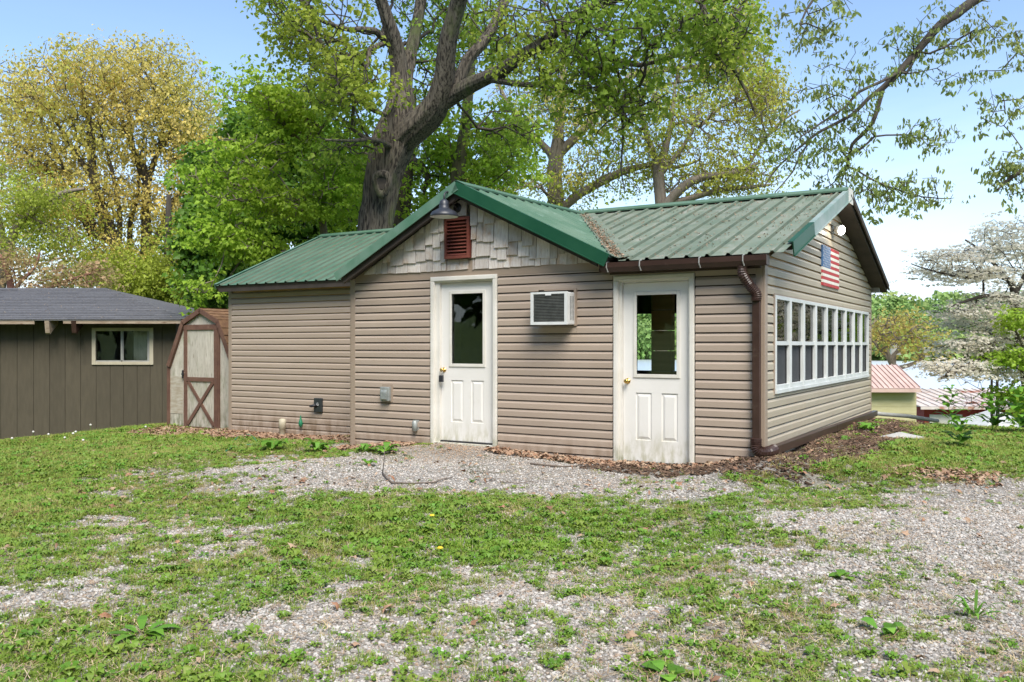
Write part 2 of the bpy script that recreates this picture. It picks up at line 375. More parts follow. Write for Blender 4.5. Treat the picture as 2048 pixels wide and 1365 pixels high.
def axis(n, near, far):
    t = np.linspace(-1, 1, n); return np.sinh(t*5.2)/np.sinh(5.2)*far
far_ = 15*1.085**np.arange(1, 58); ax = np.r_[-far_[::-1], np.linspace(-15, 15, 241), far_]; ay = np.r_[8.5-far_[::-1]*.8, np.linspace(-3.5, 20.5, 193)[0:0]]
ay = np.r_[-far_[::-1] + 11.5, np.linspace(-3.5, 20.5, 193), far_ + 5.5]
gx, gy = np.meshgrid(ax, ay); gz = H(gx, gy); n = len(ax)
V = np.stack([gx.ravel(), gy.ravel(), gz.ravel()], 1)
i, j = np.meshgrid(np.arange(n-1), np.arange(len(ay)-1)); a = (j*n+i).ravel(); F = np.stack([a, a+1, a+n+1, a+n], 1)
M['ground'] = mat('stony_soil', (.15,.125,.095), (.25,.225,.195), 3.0, .95, bump=1.0, bscale=55,
                  spots=[((.33,.31,.28), 60.0, .42, .6), ((.09,.10,.045), 1.6, .52, .68)])
# away from the yard the ground is meadow
def ground_meadow():
    m = M['ground']; n_ = m.node_tree; b = [q for q in n_.nodes if q.type == 'BSDF_PRINCIPLED'][0]
    src = b.inputs['Base Color'].links[0].from_socket
    g = n_.nodes.new('ShaderNodeNewGeometry'); vm = n_.nodes.new('ShaderNodeVectorMath'); vm.operation = 'LENGTH'
    n_.links.new(g.outputs['Position'], vm.inputs[0]); mr = n_.nodes.new('ShaderNodeMapRange')
    mr.inputs['From Min'].default_value = 14; mr.inputs['From Max'].default_value = 19; n_.links.new(vm.outputs['Value'], mr.inputs['Value'])
    tcn = n_.nodes.new('ShaderNodeTexCoord'); q = n_.nodes.new('ShaderNodeTexNoise'); q.inputs['Scale'].default_value = .8; q.inputs['Detail'].default_value = 9
    n_.links.new(tcn.outputs['Object'], q.inputs['Vector']); cr = n_.nodes.new('ShaderNodeValToRGB')
    cr.color_ramp.elements[0].color = (.06,.11,.02,1); cr.color_ramp.elements[1].color = (.16,.22,.05,1); cr.color_ramp.elements[0].position = .35; cr.color_ramp.elements[1].position = .65
    n_.links.new(q.outputs[0], cr.inputs[0]); mx_ = n_.nodes.new('ShaderNodeMix'); mx_.data_type = 'RGBA'
    n_.links.new(mr.outputs[0], mx_.inputs['Factor']); n_.links.new(src, mx_.inputs['A']); n_.links.new(cr.outputs[0], mx_.inputs['B'])
    n_.links.new(mx_.outputs['Result'], b.inputs['Base Color'])
ground_meadow()
np_mesh('ground', V, F, M['ground'], smooth=True, kind='structure')

# the lake
wm = bpy.data.materials.new('lake_water'); wm.use_nodes = True; wn = wm.node_tree; wb = wn.nodes['Principled BSDF']
wb.inputs['Base Color'].default_value = (.30,.34,.35,1); wb.inputs['Roughness'].default_value = .32; wb.inputs['Metallic'].default_value = .45
wq = wn.nodes.new('ShaderNodeTexNoise'); wq.inputs['Scale'].default_value = 1.5; wq.inputs['Detail'].default_value = 6
wt = wn.nodes.new('ShaderNodeTexCoord'); wp = wn.nodes.new('ShaderNodeBump'); wp.inputs['Strength'].default_value = .25; wp.inputs['Distance'].default_value = .1
wn.links.new(wt.outputs['Object'], wq.inputs['Vector']); wn.links.new(wq.outputs[0], wp.inputs['Height']); wn.links.new(wp.outputs[0], wb.inputs['Normal'])
wb.inputs['Base Color'].default_value = (.90,.92,.94,1)
w = MB(); N = 96
w.add([(640*math.cos(2*math.pi*k/N), 640*math.sin(2*math.pi*k/N), -6.6) for k in range(N)], [tuple(range(N))]).build('lake', wm, kind='structure')

# ------------------------------------------------------------------ scattering on points (geometry nodes)
SRC = bpy.data.collections.new('scatter_sources')      # never linked: only shapes for the nodes
def src_obj(name, V, F, m):
    me = bpy.data.meshes.new(name); me.from_pydata([tuple(v) for v in V], [], [tuple(f) for f in F]); me.update()
    me.materials.append(m); o = bpy.data.objects.new(name, me); return o
def scatter(name, P, rot, scl, pick, tint, sources, parent=None, **k):
    n = len(P); me = bpy.data.meshes.new(name); me.vertices.add(n); me.vertices.foreach_set('co', np.asarray(P, np.float32).ravel())
    for nm, ty, key, arr in (('rot', 'FLOAT_VECTOR', 'vector', rot), ('scl', 'FLOAT', 'value', scl), ('pick', 'INT', 'value', pick), ('tint', 'FLOAT', 'value', tint)):
        at_ = me.attributes.new(nm, ty, 'POINT'); at_.data.foreach_set(key, np.ascontiguousarray(arr, np.int32 if ty == 'INT' else np.float32).ravel())
    o = bpy.data.objects.new(name, me); COL.objects.link(o)
    if parent is not None: o.parent = parent
    ng = bpy.data.node_groups.new(name, 'GeometryNodeTree')
    ng.interface.new_socket('Geometry', in_out='INPUT', socket_type='NodeSocketGeometry'); ng.interface.new_socket('Geometry', in_out='OUTPUT', socket_type='NodeSocketGeometry')
    gi = ng.nodes.new('NodeGroupInput'); go = ng.nodes.new('NodeGroupOutput'); ip = ng.nodes.new('GeometryNodeInstanceOnPoints')
    jn = ng.nodes.new('GeometryNodeJoinGeometry')
    for s in reversed(sources):
        oi = ng.nodes.new('GeometryNodeObjectInfo'); oi.inputs['Object'].default_value = s; oi.inputs['As Instance'].default_value = True
        ng.links.new(oi.outputs['Geometry'], jn.inputs[0])
    def attr(nm, ty):
        q = ng.nodes.new('GeometryNodeInputNamedAttribute'); q.data_type = ty; q.inputs['Name'].default_value = nm; return q.outputs['Attribute']
    ng.links.new(gi.outputs[0], ip.inputs['Points']); ng.links.new(jn.outputs[0], ip.inputs['Instance'])
    ip.inputs['Pick Instance'].default_value = True; ng.links.new(attr('pick', 'INT'), ip.inputs['Instance Index'])
    er = ng.nodes.new('FunctionNodeEulerToRotation'); ng.links.new(attr('rot', 'FLOAT_VECTOR'), er.inputs[0]); ng.links.new(er.outputs[0], ip.inputs['Rotation'])
    ng.links.new(attr('scl', 'FLOAT'), ip.inputs['Scale']); ng.links.new(ip.outputs[0], go.inputs[0])
    md = o.modifiers.new('scatter', 'NODES'); md.node_group = ng
    return tag(o, **k)

# ------------------------------------------------------------------ the cabin
cabin = empty('cabin', (*L2W(0, 0), 0), -TH, label='low taupe cabin with green metal roof, shake gable and two white doors', cat='cabin')
EXP = .1016
PROF = [(0.0,0.009),(.024,0.005),(.024,.066),(.008,.0935),(0.0,.0975)]    # (outwards, up) of one siding course
def course_front(x0, x1, z, planes=None, y=0.0, m='siding', ztop=None):
    """one lap of siding on a wall facing the yard"""
    mb = MB(); mb.prism([(y - o_, z + h_) for o_, h_ in PROF], 'x', x0, x1)
    pl = list(planes or [])
    if ztop is not None and z + EXP > ztop: pl.append(((0,0,ztop), (0,0,1)))
    if pl: mb.clip(pl)
    if len(mb.f) > 3: mb.build('siding_board', M[m], cabin)
ZB = -.30
SZ = [ZB + .003 + k*EXP for k in range(40)]
D1 = (-4.31, -3.29); D2 = (-1.71, -.745)         # outer edges of the two door casings
# solid walls behind the siding
def wallbox(*a):
    MB().box(*a).build('wall', M['dark'], cabin)
T0, T1 = .004, .11
for a_, b_, z0_, z1_ in ((-5.66,-4.22,ZB,2.45), (-3.37,-1.62,ZB,2.45), (-.80,-.004,ZB,2.40), (-4.22,-3.37,2.20,2.45), (-1.62,-.80,2.12,2.40), (-4.22,-3.37,ZB,.14),(-1.62,-.80,ZB,.05)):
    wallbox(a_, b_, T0, T1, z0_, z1_)
g = MB(); g.prism([(-5.66,2.45),(-3.74,3.30),(-2.0,2.45)], 'y', T0, T1); g.build('wall', M['shake'], cabin)
wallbox(-5.66, -5.56, T1, 6.6, ZB, 2.40)
# right side wall round the window band
WB0, WB1, WZ0, WZ1 = .36, 6.36, .91, 1.94
wallbox(-.11, -.004, T1+.002, 6.6, ZB, WZ0); wallbox(-.11, -.004, T1+.002, WB0, WZ0, WZ1); wallbox(-.11, -.004, WB1, 6.6, WZ0, WZ1)
g = MB(); g.prism([(T1+.002,WZ1),(6.6,WZ1),(6.6,2.42),(3.40,3.34),(T1+.002,2.34)], 'x', -.11, -.004); g.build('wall', M['wood'], cabin)
# back wall with two openings to the lake
for a_, b_, z0_, z1_ in ((-5.56,-4.6,ZB,2.4), (-4.6,-.004,ZB,.9), (-4.6,-.004,2.0,2.4), (-3.2,-2.9,.9,2.0), (-1.6,-.004,.9,2.0)):
    wallbox(a_, b_, 6.605, 6.7, z0_, z1_)
MB().box(-5.55,-.12,.12,6.6,0,.06).build('floor', M['floor'], cabin)
for k in range(9):
    MB().box(-1.62,-1.36,.9,1.02,.08+k*.25,.08+k*.25+.242).build('partition_plank', M['wood'], cabin)
MB().box(-5.5,-2.56,2.4,2.5,.06,2.3).build('partition', M['dark'], cabin)

# roof planes:  gable left zL, gable right zR, wing zW, annex zA
RID = .018
def zL(x, y=0): return 3.405 + .53*(x+3.74) + RID*(y+.25)
def zR(x, y=0): return 3.405 - .49*(x+3.74) + RID*(y+.25)
def zW(y): return 2.352 + .326*(y+.16)
def zWb(y): return 3.512 - .315*(y-3.40)
def zA(y): return 2.438 + .430*(y-1.26)
def plane3(a, b, c): 
    a, b, c = Vector(a), Vector(b), Vector(c); return (b-a).cross(c-a).normalized()
# siding
for z in SZ:
    zt = 2.262
    if z < zt:
        course_front(-5.60, D1[0]-.012, z, ztop=zt); 
        course_front(D2[1]+.012, -.075, z, ztop=2.30)
        # between the doors, with the air conditioner's opening
        if z + EXP > 1.63 and z < 2.06:
            course_front(D1[1]+.012, -2.70, z, ztop=zt); course_front(-2.18, D2[0]-.012, z, ztop=zt)
            if z + EXP > 2.06: course_front(-2.70, -2.18, z, planes=[((0,0,2.06),(0,0,-1))], ztop=zt)
            if z < 1.64: course_front(-2.698, -2.182, z, ztop=1.64)
        else:
            course_front(D1[1]+.012, D2[0]-.012, z, ztop=zt)
    if 2.19 < z + EXP and z < 2.32:
        course_front(D2[0]-.011, D2[1]+.011, z, planes=[((0,0,2.19),(0,0,-1))], ztop=2.32)
# plain band over the siding, under the shakes
MB().box(-5.60, -4.0, -.012, .0, 2.265, 2.47).build('frieze', M['trimv'], cabin)
MB().box(-3.998, -1.70, -.014, .0, 2.265, 2.47).build('frieze', M['trimv'], cabin)
# right wall siding
pw1 = ((0, -.16, 2.352-.12), plane3((0,0,zW(0)),(1,0,zW(0)),(0,1,zW(1))))
pw2 = ((0, 3.40, 3.512-.12), plane3((0,0,zWb(0)),(1,0,zWb(0)),(0,1,zWb(1))))
def course_right(y0, y1, z, planes=()):
    mb = MB(); mb.prism([(0.0 + o_, z + h_) for o_, h_ in PROF], 'y', y0, y1)
    mb.clip(list(planes) + [pw1, pw2])
    if len(mb.f) > 3: mb.build('siding_board', M['siding_r'], cabin)
for z in SZ:
    if z > 3.35: break
    if z + EXP > WZ0-.06 and z < WZ1+.02:
        lo, hi = z < WZ0-.06, z + EXP > WZ1+.02
        if lo: course_right(.075, 6.64, z, [((0,0,WZ0-.06),(0,0,1))])
        if hi: course_right(.075, 6.64, z, [((0,0,WZ1+.02),(0,0,-1))])
        course_right(.075, WB0-.03, z, ([((0,0,WZ0-.06),(0,0,-1))] if lo else []) + ([((0,0,WZ1+.02),(0,0,1))] if hi else []))
        course_right(WB1+.03, 6.64, z, ([((0,0,WZ0-.06),(0,0,-1))] if lo else []) + ([((0,0,WZ1+.02),(0,0,1))] if hi else []))
    else:
        # two lengths with a lapped joint
        if z < WZ0:
            yj = 4.05 if int(z*10) % 2 else 1.75
            course_right(.075, yj, z); course_right(yj+.004, 6.64, z)
        else: course_right(.075, 6.64, z)
# annex: front wall further back
AX0, AX1, AY = -9.86, -5.67, 1.51
MB().box(AX0+.01, AX1, AY+.004, AY+.1, ZB-.2, 2.47).build('wall', M['wood'], cabin)
g = MB(); g.prism([(AY+.1,ZB-.2),(6.3,ZB-.2),(6.3,2.47),(3.94,3.50),(AY+.1,2.47)], 'x', AX0+.01, AX0+.1); g.build('wall', M['siding'], cabin)
for k in range(28):
    z = ZB - .22 + k*EXP
    if z < 2.47: course_front(AX0+.07, AX1-.005, z, y=AY, ztop=2.47)
# corner posts
def post(x0, x1, y0, y1, z0, z1): MB().box(x0, x1, y0, y1, z0, z1).build('corner_trim', M['trimv'], cabin, bevel=.004)
post(-5.685, -5.60, -.024, -.0, ZB, 2.31); post(-5.69, -5.668, -.024, 1.5, ZB, 2.31)
post(AX0-.012, AX0+.07, AY-.024, AY, ZB-.25, 2.46); post(AX0-.02, AX0, AY, AY+.08, ZB-.25, 2.46)
post(-.075, .0, -.026, -.001, ZB, 2.33); post(.001, .026, -.026, .075, ZB, 2.35)
post(.001, .026, 6.64, 6.71, ZB, 2.44)

# ---- roofs
def sheets(O, A, B, W, Lg, m, clip, first=0.0, name='roof_sheet', rib=.2286, painted_shade=True):
    O, A, B = Vector(O), Vector(A).normalized(), Vector(B).normalized(); Nn = A.cross(B).normalized()
    if Nn.z < 0: Nn = -Nn
    a = first
    while a < W:
        e = min(a + rib*4, W); prof = [(a, 0)]; c = a + rib/2
        while c < e - .03:
            prof += [(c-.028,0),(c-.012,.024),(c+.012,.024),(c+.028,0)]
            c += rib
        prof += [(e, 0)]
        mb = MB(); vs = []
        k = len(prof)
        for b_ in (0, Lg):
            vs += [O + A*p + B*b_ + Nn*h_ for p, h_ in prof]
        vs += [v - Nn*.004 for v in vs]
        fs = [(i_, i_+1, k+i_+1, k+i_) for i_ in range(k-1)] + [(2*k+i_, 3*k+i_, 3*k+i_+1, 2*k+i_+1) for i_ in range(k-1)]
        fs += [(i_, 2*k+i_, 2*k+i_+1, i_+1) for i_ in range(k-1)]
        mb.add(vs, fs); mb.fill = False; mb.clip(clip)
        sh_o = mb.build(name, m, cabin) if len(mb.f) > 2 else None
        if sh_o and painted_shade:
            gm = MB(); gm.fill = False  # dark strips painted as shade on the right side of each rib
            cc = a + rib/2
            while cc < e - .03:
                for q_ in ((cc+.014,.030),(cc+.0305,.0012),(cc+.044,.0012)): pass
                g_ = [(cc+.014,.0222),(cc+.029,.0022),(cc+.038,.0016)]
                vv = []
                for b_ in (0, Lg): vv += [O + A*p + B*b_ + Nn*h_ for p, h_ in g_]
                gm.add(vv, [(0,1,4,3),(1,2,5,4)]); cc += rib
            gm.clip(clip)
            if gm.f: gm.build('rib_shade', M['painted_shade'], sh_o)
        a = e
def deck(pts, m, th=.10, clip=(), name='roof_deck', off=.012):
    """slab below a roof plane; pts counter-clockwise seen from above"""
    n_ = plane3(*pts[:3]); n_ = n_ if n_.z > 0 else -n_
    top = [Vector(p) - n_*off for p in pts]; bot = [p - n_*th for p in top]; k = len(pts)
    mb = MB(); mb.add(top+bot, [tuple(range(k)), tuple(range(k, 2*k))[::-1]] + [(i_, k+i_, k+(i_+1)%k, (i_+1)%k) for i_ in range(k)])
    if clip: mb.clip(clip)
    mb.build(name, m, cabin)
XE = .25; YE = -.16
nR = plane3((0,0,zR(0,0)),(1,0,zR(1,0)),(0,1,zR(0,1))); nR = nR if nR.z > 0 else -nR
nL = plane3((0,0,zL(0,0)),(1,0,zL(1,0)),(0,1,zL(0,1))); nL = nL if nL.z > 0 else -nL
nW = Vector((0,-.326,1)).normalized(); nWb = Vector((0,.315,1)).normalized(); nA = Vector((0,-.43,1)).normalized()
below_R = ((-3.74,-.25,zR(-3.74,-.25)), -nR); below_W = ((0,YE,zW(YE)), -nW)
# wing: keep what lies above the gable's right slope
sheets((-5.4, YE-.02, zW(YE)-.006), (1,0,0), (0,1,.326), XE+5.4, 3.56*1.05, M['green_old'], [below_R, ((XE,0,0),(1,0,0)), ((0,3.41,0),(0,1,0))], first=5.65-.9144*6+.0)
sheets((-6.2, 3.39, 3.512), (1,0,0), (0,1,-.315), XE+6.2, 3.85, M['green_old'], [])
deck([(-4.3,YE,zW(YE)),(.0,YE,zW(YE)),(.0,3.40,zW(3.40)),(-6.2,3.40,zW(3.40))], M['soffit'], .09, [below_R])
deck([(.001,.22,zW(.22)),(XE-.01,.22,zW(.22)),(XE-.01,3.40,zW(3.40)),(.001,3.40,zW(3.40))], M['soffit'], .06)
deck([(-6.2,3.40,3.512),(XE-.01,3.40,3.512),(XE-.01,6.95,zWb(6.95)),(-6.2,6.95,zWb(6.95))], M['soffit'], .09)
# gable right and left slopes
YG = -.25
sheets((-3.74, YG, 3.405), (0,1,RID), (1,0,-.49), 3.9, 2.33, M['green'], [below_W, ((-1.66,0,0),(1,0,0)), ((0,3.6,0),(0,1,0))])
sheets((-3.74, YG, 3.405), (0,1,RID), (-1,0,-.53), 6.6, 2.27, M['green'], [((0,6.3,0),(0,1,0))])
deck([(-3.74,YG+.01,zR(-3.74,YG)),(-1.67,YG+.01,zR(-1.67,YG)),(-1.67,.4,zR(-1.67,.4)),(-3.74,.4,zR(-3.74,.4))], M['soffit'], .08)
deck([(-3.74,YG+.01,zL(-3.74,YG)),(-3.74,6.2,zL(-3.74,6.2)),(-5.70,6.2,zL(-5.70,6.2)),(-5.70,YG+.01,zL(-5.70,YG))], M['soffit'], .08)
# annex
AE = 1.26
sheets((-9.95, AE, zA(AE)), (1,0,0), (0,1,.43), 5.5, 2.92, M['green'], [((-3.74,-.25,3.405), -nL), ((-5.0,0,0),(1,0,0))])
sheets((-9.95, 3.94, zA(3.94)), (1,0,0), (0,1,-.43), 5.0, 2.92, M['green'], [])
deck([(-9.94,AE+.01,zA(AE)),(-4.4,AE+.01,zA(AE)),(-4.4,3.94,zA(3.94)),(-9.94,3.94,zA(3.94))], M['soffit'], .07, [((-3.74,-.25,3.405), -nL), ((-5.0,0,0),(1,0,0))])
deck([(-9.94,3.94,zA(3.94)),(-4.95,3.94,zA(3.94)),(-4.95,6.5,zA(3.94)-.43*2.56),(-9.94,6.5,zA(3.94)-.43*2.56)], M['soffit'], .07)
g = MB(); g.prism([(1.6,2.45),(3.94,3.53),(6.3,2.5)], 'x', -5.06, -5.02); g.build('wall', M['siding'], cabin)
# ridge caps: folded strips
def cap(p0, p1, s1, s2, w_, m, lift=.046, name='ridge_cap'):
    p0, p1 = Vector(p0), Vector(p1); mb = MB()
    for s_ in (s1, s2):
        s_ = Vector(s_).normalized(); n_ = (p1-p0).cross(s_).normalized(); n_ = n_ if n_.z > 0 else -n_
        a_, b_ = p0 + Vector((0,0,lift)), p1 + Vector((0,0,lift))
        q = [a_, b_, b_ + s_*w_, a_ + s_*w_]; r_ = [v - n_*.003 for v in q]
        lip = [q[2], q[3], q[3] - n_*.022 + s_*.004, q[2] - n_*.022 + s_*.004]
        mb.add(q + r_, [(0,1,2,3),(7,6,5,4),(0,3,7,4),(1,5,6,2),(2,6,7,3)]); mb.add(lip, [(0,1,2,3)])
    mb.build(name, m, cabin)
cap((-5.9,3.40,3.514), (XE+.02,3.40,3.514), (0,-1,-.326), (0,1,-.315), .24, M['green'], .050)
cap((-3.74,YG-.02,3.407), (-3.74,3.2,3.407+RID*3.45), (1,0,-.49), (-1,0,-.53), .15, M['green'])
cap((-9.96,3.94,zA(3.94)), (-5.3,3.94,zA(3.94)), (0,-1,-.43), (0,1,-.43), .15, M['green'])
# valley flashing with debris
va = Vector((-3.60, 3.30, 0)); va.z = zW(3.30)+.024; vb = Vector((-1.66,-.17,0)); vb.z = zW(-.17)+.03
va.x = -3.74 + (3.405 + RID*3.55 - zW(3.30))/.49
vb.x = -3.74 + (3.405 - zW(-.17))/.49
mb = MB(); dirv = (vb-va).normalized()
sW = Vector((1,0,0)) - dirv*dirv.x; sW = (sW - nW*sW.dot(nW)).normalized(); sR = (Vector((0,-1,0)) - dirv*(-dirv.y)); sR = (sR - nR*sR.dot(nR)).normalized()
mb.add([va, vb, vb+sW*.17, va+sW*.17], [(0,1,2,3)]); mb.add([va, vb, vb+sR*.10, va+sR*.10], [(0,3,2,1)])
mb.build('valley_flashing', M['green_old'], cabin)
# rake trims
def rake(p0, p1, out, m, h_=.135, wtop=.06, inw=None, name='rake_trim'):
    """L-shaped trim along the sloping edge p0-p1; out: outward normal"""
    p0, p1, out = Vector(p0), Vector(p1), Vector(out); d_ = (p1-p0).normalized(); up = out.cross(d_).normalized(); up = up if up.z > 0 else -up
    mb = MB()
    mb.beam(p0 + out*.008 - up*(h_/2-.03), p1 + out*.008 - up*(h_/2-.03), out, up, .006, h_/2)
    mb.beam(p0 - out*(wtop/2-.012) + up*.0275, p1 - out*(wtop/2-.012) + up*.0275, out, up, wtop/2, .0035)
    mb.beam(p0 + out*.016 - up*(h_-.034), p1 + out*.016 - up*(h_-.034), out, up, .007, .006)
    mb.build(name, m, cabin)
e = .02
rake((-3.74,YG-e,3.405), (-5.74,YG-e,3.405-.53*2.0), (0,-1,0), M['green_pale'], h_=.12)
rake((-3.74,YG-e,3.405), (-1.66,YG-e,3.405-.49*2.08), (0,-1,0), M['green_trim'], h_=.145)
rake((XE+.01,3.40,3.512), (XE+.01,1.15,zW(1.15)), (1,0,0), M['chalk'], h_=.16)
rake((XE+.01,1.148,zW(1.148)), (XE+.01,.16,zW(.16)), (1,0,0), M['green_trim'], h_=.16)
MB().beam((XE+.024,3.25,zW(3.25)-.035),(XE+.024,3.55,zWb(3.55)-.035),(1,0,0),(0,0,1),.004,.10).build('peak_cap', M['white'], cabin)
rake((XE+.01,3.402,3.512), (XE+.01,6.95,zWb(6.95)), (1,0,0), M['soffit'], h_=.10, wtop=.1)
rake((-9.96,AE,zA(AE)), (-9.96,3.94,zA(3.94)), (-1,0,0), M['green_pale'], h_=.09)
mb = MB(); mb.beam((-3.71,YG+.03,3.28),(-5.62,YG+.03,3.28-.53*1.91),(0,1,0),(0,0,1),.02,.035); mb.beam((-3.77,YG+.031,3.28),(-1.82,YG+.031,3.28-.49*1.95),(0,1,0),(0,0,1),.02,.035)
mb.build('fly_rafter', M['soffit'], cabin)
# annex fascia, wing fascia
MB().box(-9.9,-5.7,AE+.03,AE+.06,zA(AE)-.11,zA(AE)-.012).build('fascia', M['soffit'], cabin)
MB().box(-1.72,.0,-.10,-.075,2.20,2.335).build('fascia', M['brown'], cabin)
MB().box(-1.70,.0,-.075,-.02,2.235,2.25).build('soffit', M['soffit'], cabin)
# gutter (open trough) with strap hangers
gp = [(0,0),(-.10,0),(-.125,.05),(-.125,.105),(-.115,.105),(-.115,.055),(-.092,.008),(-.008,.008),(-.008,.105),(0,.105)]
g = MB(); g.prism([(-.105+a_, 2.222+b_) for a_, b_ in gp][::-1], 'x', -1.79, .09)
for x_ in (-1.795, .087): g.box(x_, x_+.006, -.228, -.106, 2.225, 2.325)
gut = g.build('gutter', M['brown'], cabin)
for x_ in (-1.70,-1.30,-.62,-.15):
    h = MB(); h.tube([(x_,-.10,2.36),(x_,-.16,2.345),(x_,-.234,2.328),(x_,-.238,2.27),(x_+.01,-.215,2.22)], .007, 6); h.build('gutter_strap', M['greyp'], gut)
# downspout: corrugated elbows and square pipe
ds = MB(); ds.box(-.092,-.012,-.098,-.036,.37,1.93).build('downspout', M['brown'], cabin, bevel=.006)
def elbow(pts, m, w0=.05, t=0.0, parent=None, name='downspout_elbow'):
    pts = [Vector(p) for p in pts]; mb = MB(); P_ = []; Rr = []
    seg = 44
    for k in range(seg+1):
        f_ = k/seg*(len(pts)-1); i_ = min(int(f_), len(pts)-2); fr = f_-i_
        p0_, p1_, p2_, p3_ = pts[max(i_-1,0)], pts[i_], pts[i_+1], pts[min(i_+2,len(pts)-1)]
        P_.append(.5*((2*p1_)+(p2_-p0_)*fr+(2*p0_-5*p1_+4*p2_-p3_)*fr*fr+(3*p1_-p0_-3*p2_+p3_)*fr**3)); Rr.append(w0*(1.0 + (.12 if k % 2 else -.03)))
    mb.tube(P_, Rr, 12); mb.build(name, m, parent or cabin)
elbow([(-.17,-.165,2.24),(-.17,-.165,2.14),(-.12,-.10,2.03),(-.055,-.078,1.94),(-.055,-.078,1.86)], M['brown'])
elbow([(-.055,-.078,.42),(-.055,-.078,.37),(-.045,-.085,.31),(.0,-.07,.275),(.065,-.01,.28),(.075,.07,.285),(.075,.12,.287)], M['brown'], .056)
def dspipe(p0, p1): 
    mb = MB(); p0, p1 = Vector(p0), Vector(p1); d_ = (p1-p0).normalized(); s_ = Vector((1,0,0)); t_ = d_.cross(s_).normalized()
    mb.beam(p0, p1, s_, t_, .036, .046); mb.build('downspout_run', M['brown'], cabin, bevel=.006)
dspipe((.082,.10,.287), (.082,3.3,.262)); dspipe((.082,3.303,.262), (.082,6.75,.235))
mb = MB(); mb.tube([(.08,6.74,.232),(.2,7.0,.20),(.5,7.6,.14),(.9,8.3,.02)], .036, 10); mb.build('drain_pipe', M['greyp'], cabin, smooth=True)

# ---- wood shakes in the gable: irregular, lapped, uneven
SR = random.Random(5)
vent = (-4.06, -3.66, 2.49, 3.03)
def top_at(x): return (zL(x) if x < -3.74 else zR(x)) - .125
def shake(x0, x1, z0, z1, y0):
    tl, tr = min(top_at(x0), z1), min(top_at(x1), z1)
    if min(tl, tr) < z0 + .015:
        if max(tl, tr) < z0 + .03: return
        tl, tr = max(tl, z0+.006), max(tr, z0+.006)
    k = SR.uniform(-.006,.006); j = SR.uniform(-.004,.004)
    th = .016
    x0 += .003; x1 -= .002
    fr = [(x0, y0-th, z0+k), (x1, y0-th+j, z0-k*.5), (x1, y0-.004, tr), (x0, y0-.004, tl)]
    bk = [(a_, y0, c_) for a_, b_, c_ in fr]
    MB().add(fr+bk, [(0,1,2,3),(7,6,5,4),(0,4,5,1),(1,5,6,2),(2,6,7,3),(3,7,4,0)]).build('shake', M['shake'], cabin)
for row, (zb, zt_, y_, jit) in enumerate([(2.352,2.66,-.013,.012),(2.475,2.84,-.031,.05),(2.66,3.04,-.049,.08),(2.90,3.40,-.067,.08)]):
    x = -5.66 + SR.uniform(0,.05)
    while x < -1.72:
        w_ = SR.choice([.08,.10,.12,.14,.16,.19,.21]); x1 = min(x+w_, -1.70)
        z0 = zb + SR.uniform(-jit, jit) if row else zb + SR.uniform(0, .012)
        mid = (x+x1)/2; segs = [(x, x1-.004)]
        if z0 < vent[3] and zt_ > vent[2]:
            if vent[0]-.004 < x and x1 < vent[1]+.004:
                if z0 < vent[2]-.06: shake(x, x1-.004, z0, vent[2]-.004, y_)
                elif zt_ > vent[3]: shake(x, x1-.004, vent[3]+.004, zt_, y_)
                segs = []
            elif x < vent[0] < x1: segs = [(x, vent[0]-.004)]
            elif x < vent[1] < x1: segs = [(vent[1]+.004, x1-.004)]
        for a_, b_ in segs:
            if b_-a_ > .02: shake(a_, b_, z0, zt_+SR.uniform(-.03,.03), y_)
        x = x1
# vent louvre
vx0, vx1, vz0, vz1 = -4.05, -3.67, 2.50, 3.02
g = MB(); g.box(vx0,vx0+.035,-.085,-.0,vz0,vz1); g.box(vx1-.035,vx1,-.085,-.0,vz0,vz1); g.box(vx0+.035,vx1-.035,-.085,0,vz1-.035,vz1); g.box(vx0+.035,vx1-.035,-.085,0,vz0,vz0+.035)
g.box(vx0+.03,vx1-.03,-.012,-.006,vz0+.03,vz1-.03)
vn = g.build('gable_vent', M['redvent'], cabin)
for k in range(10):
    z = vz0+.045+k*.0445; s_ = MB(); s_.prism([(-.080,z-.003),(-.078,z+.006),(-.022,z+.036),(-.022,z+.028)], 'x', vx0+.036, vx1-.036); s_.build('slat', M['redvent'], vn)

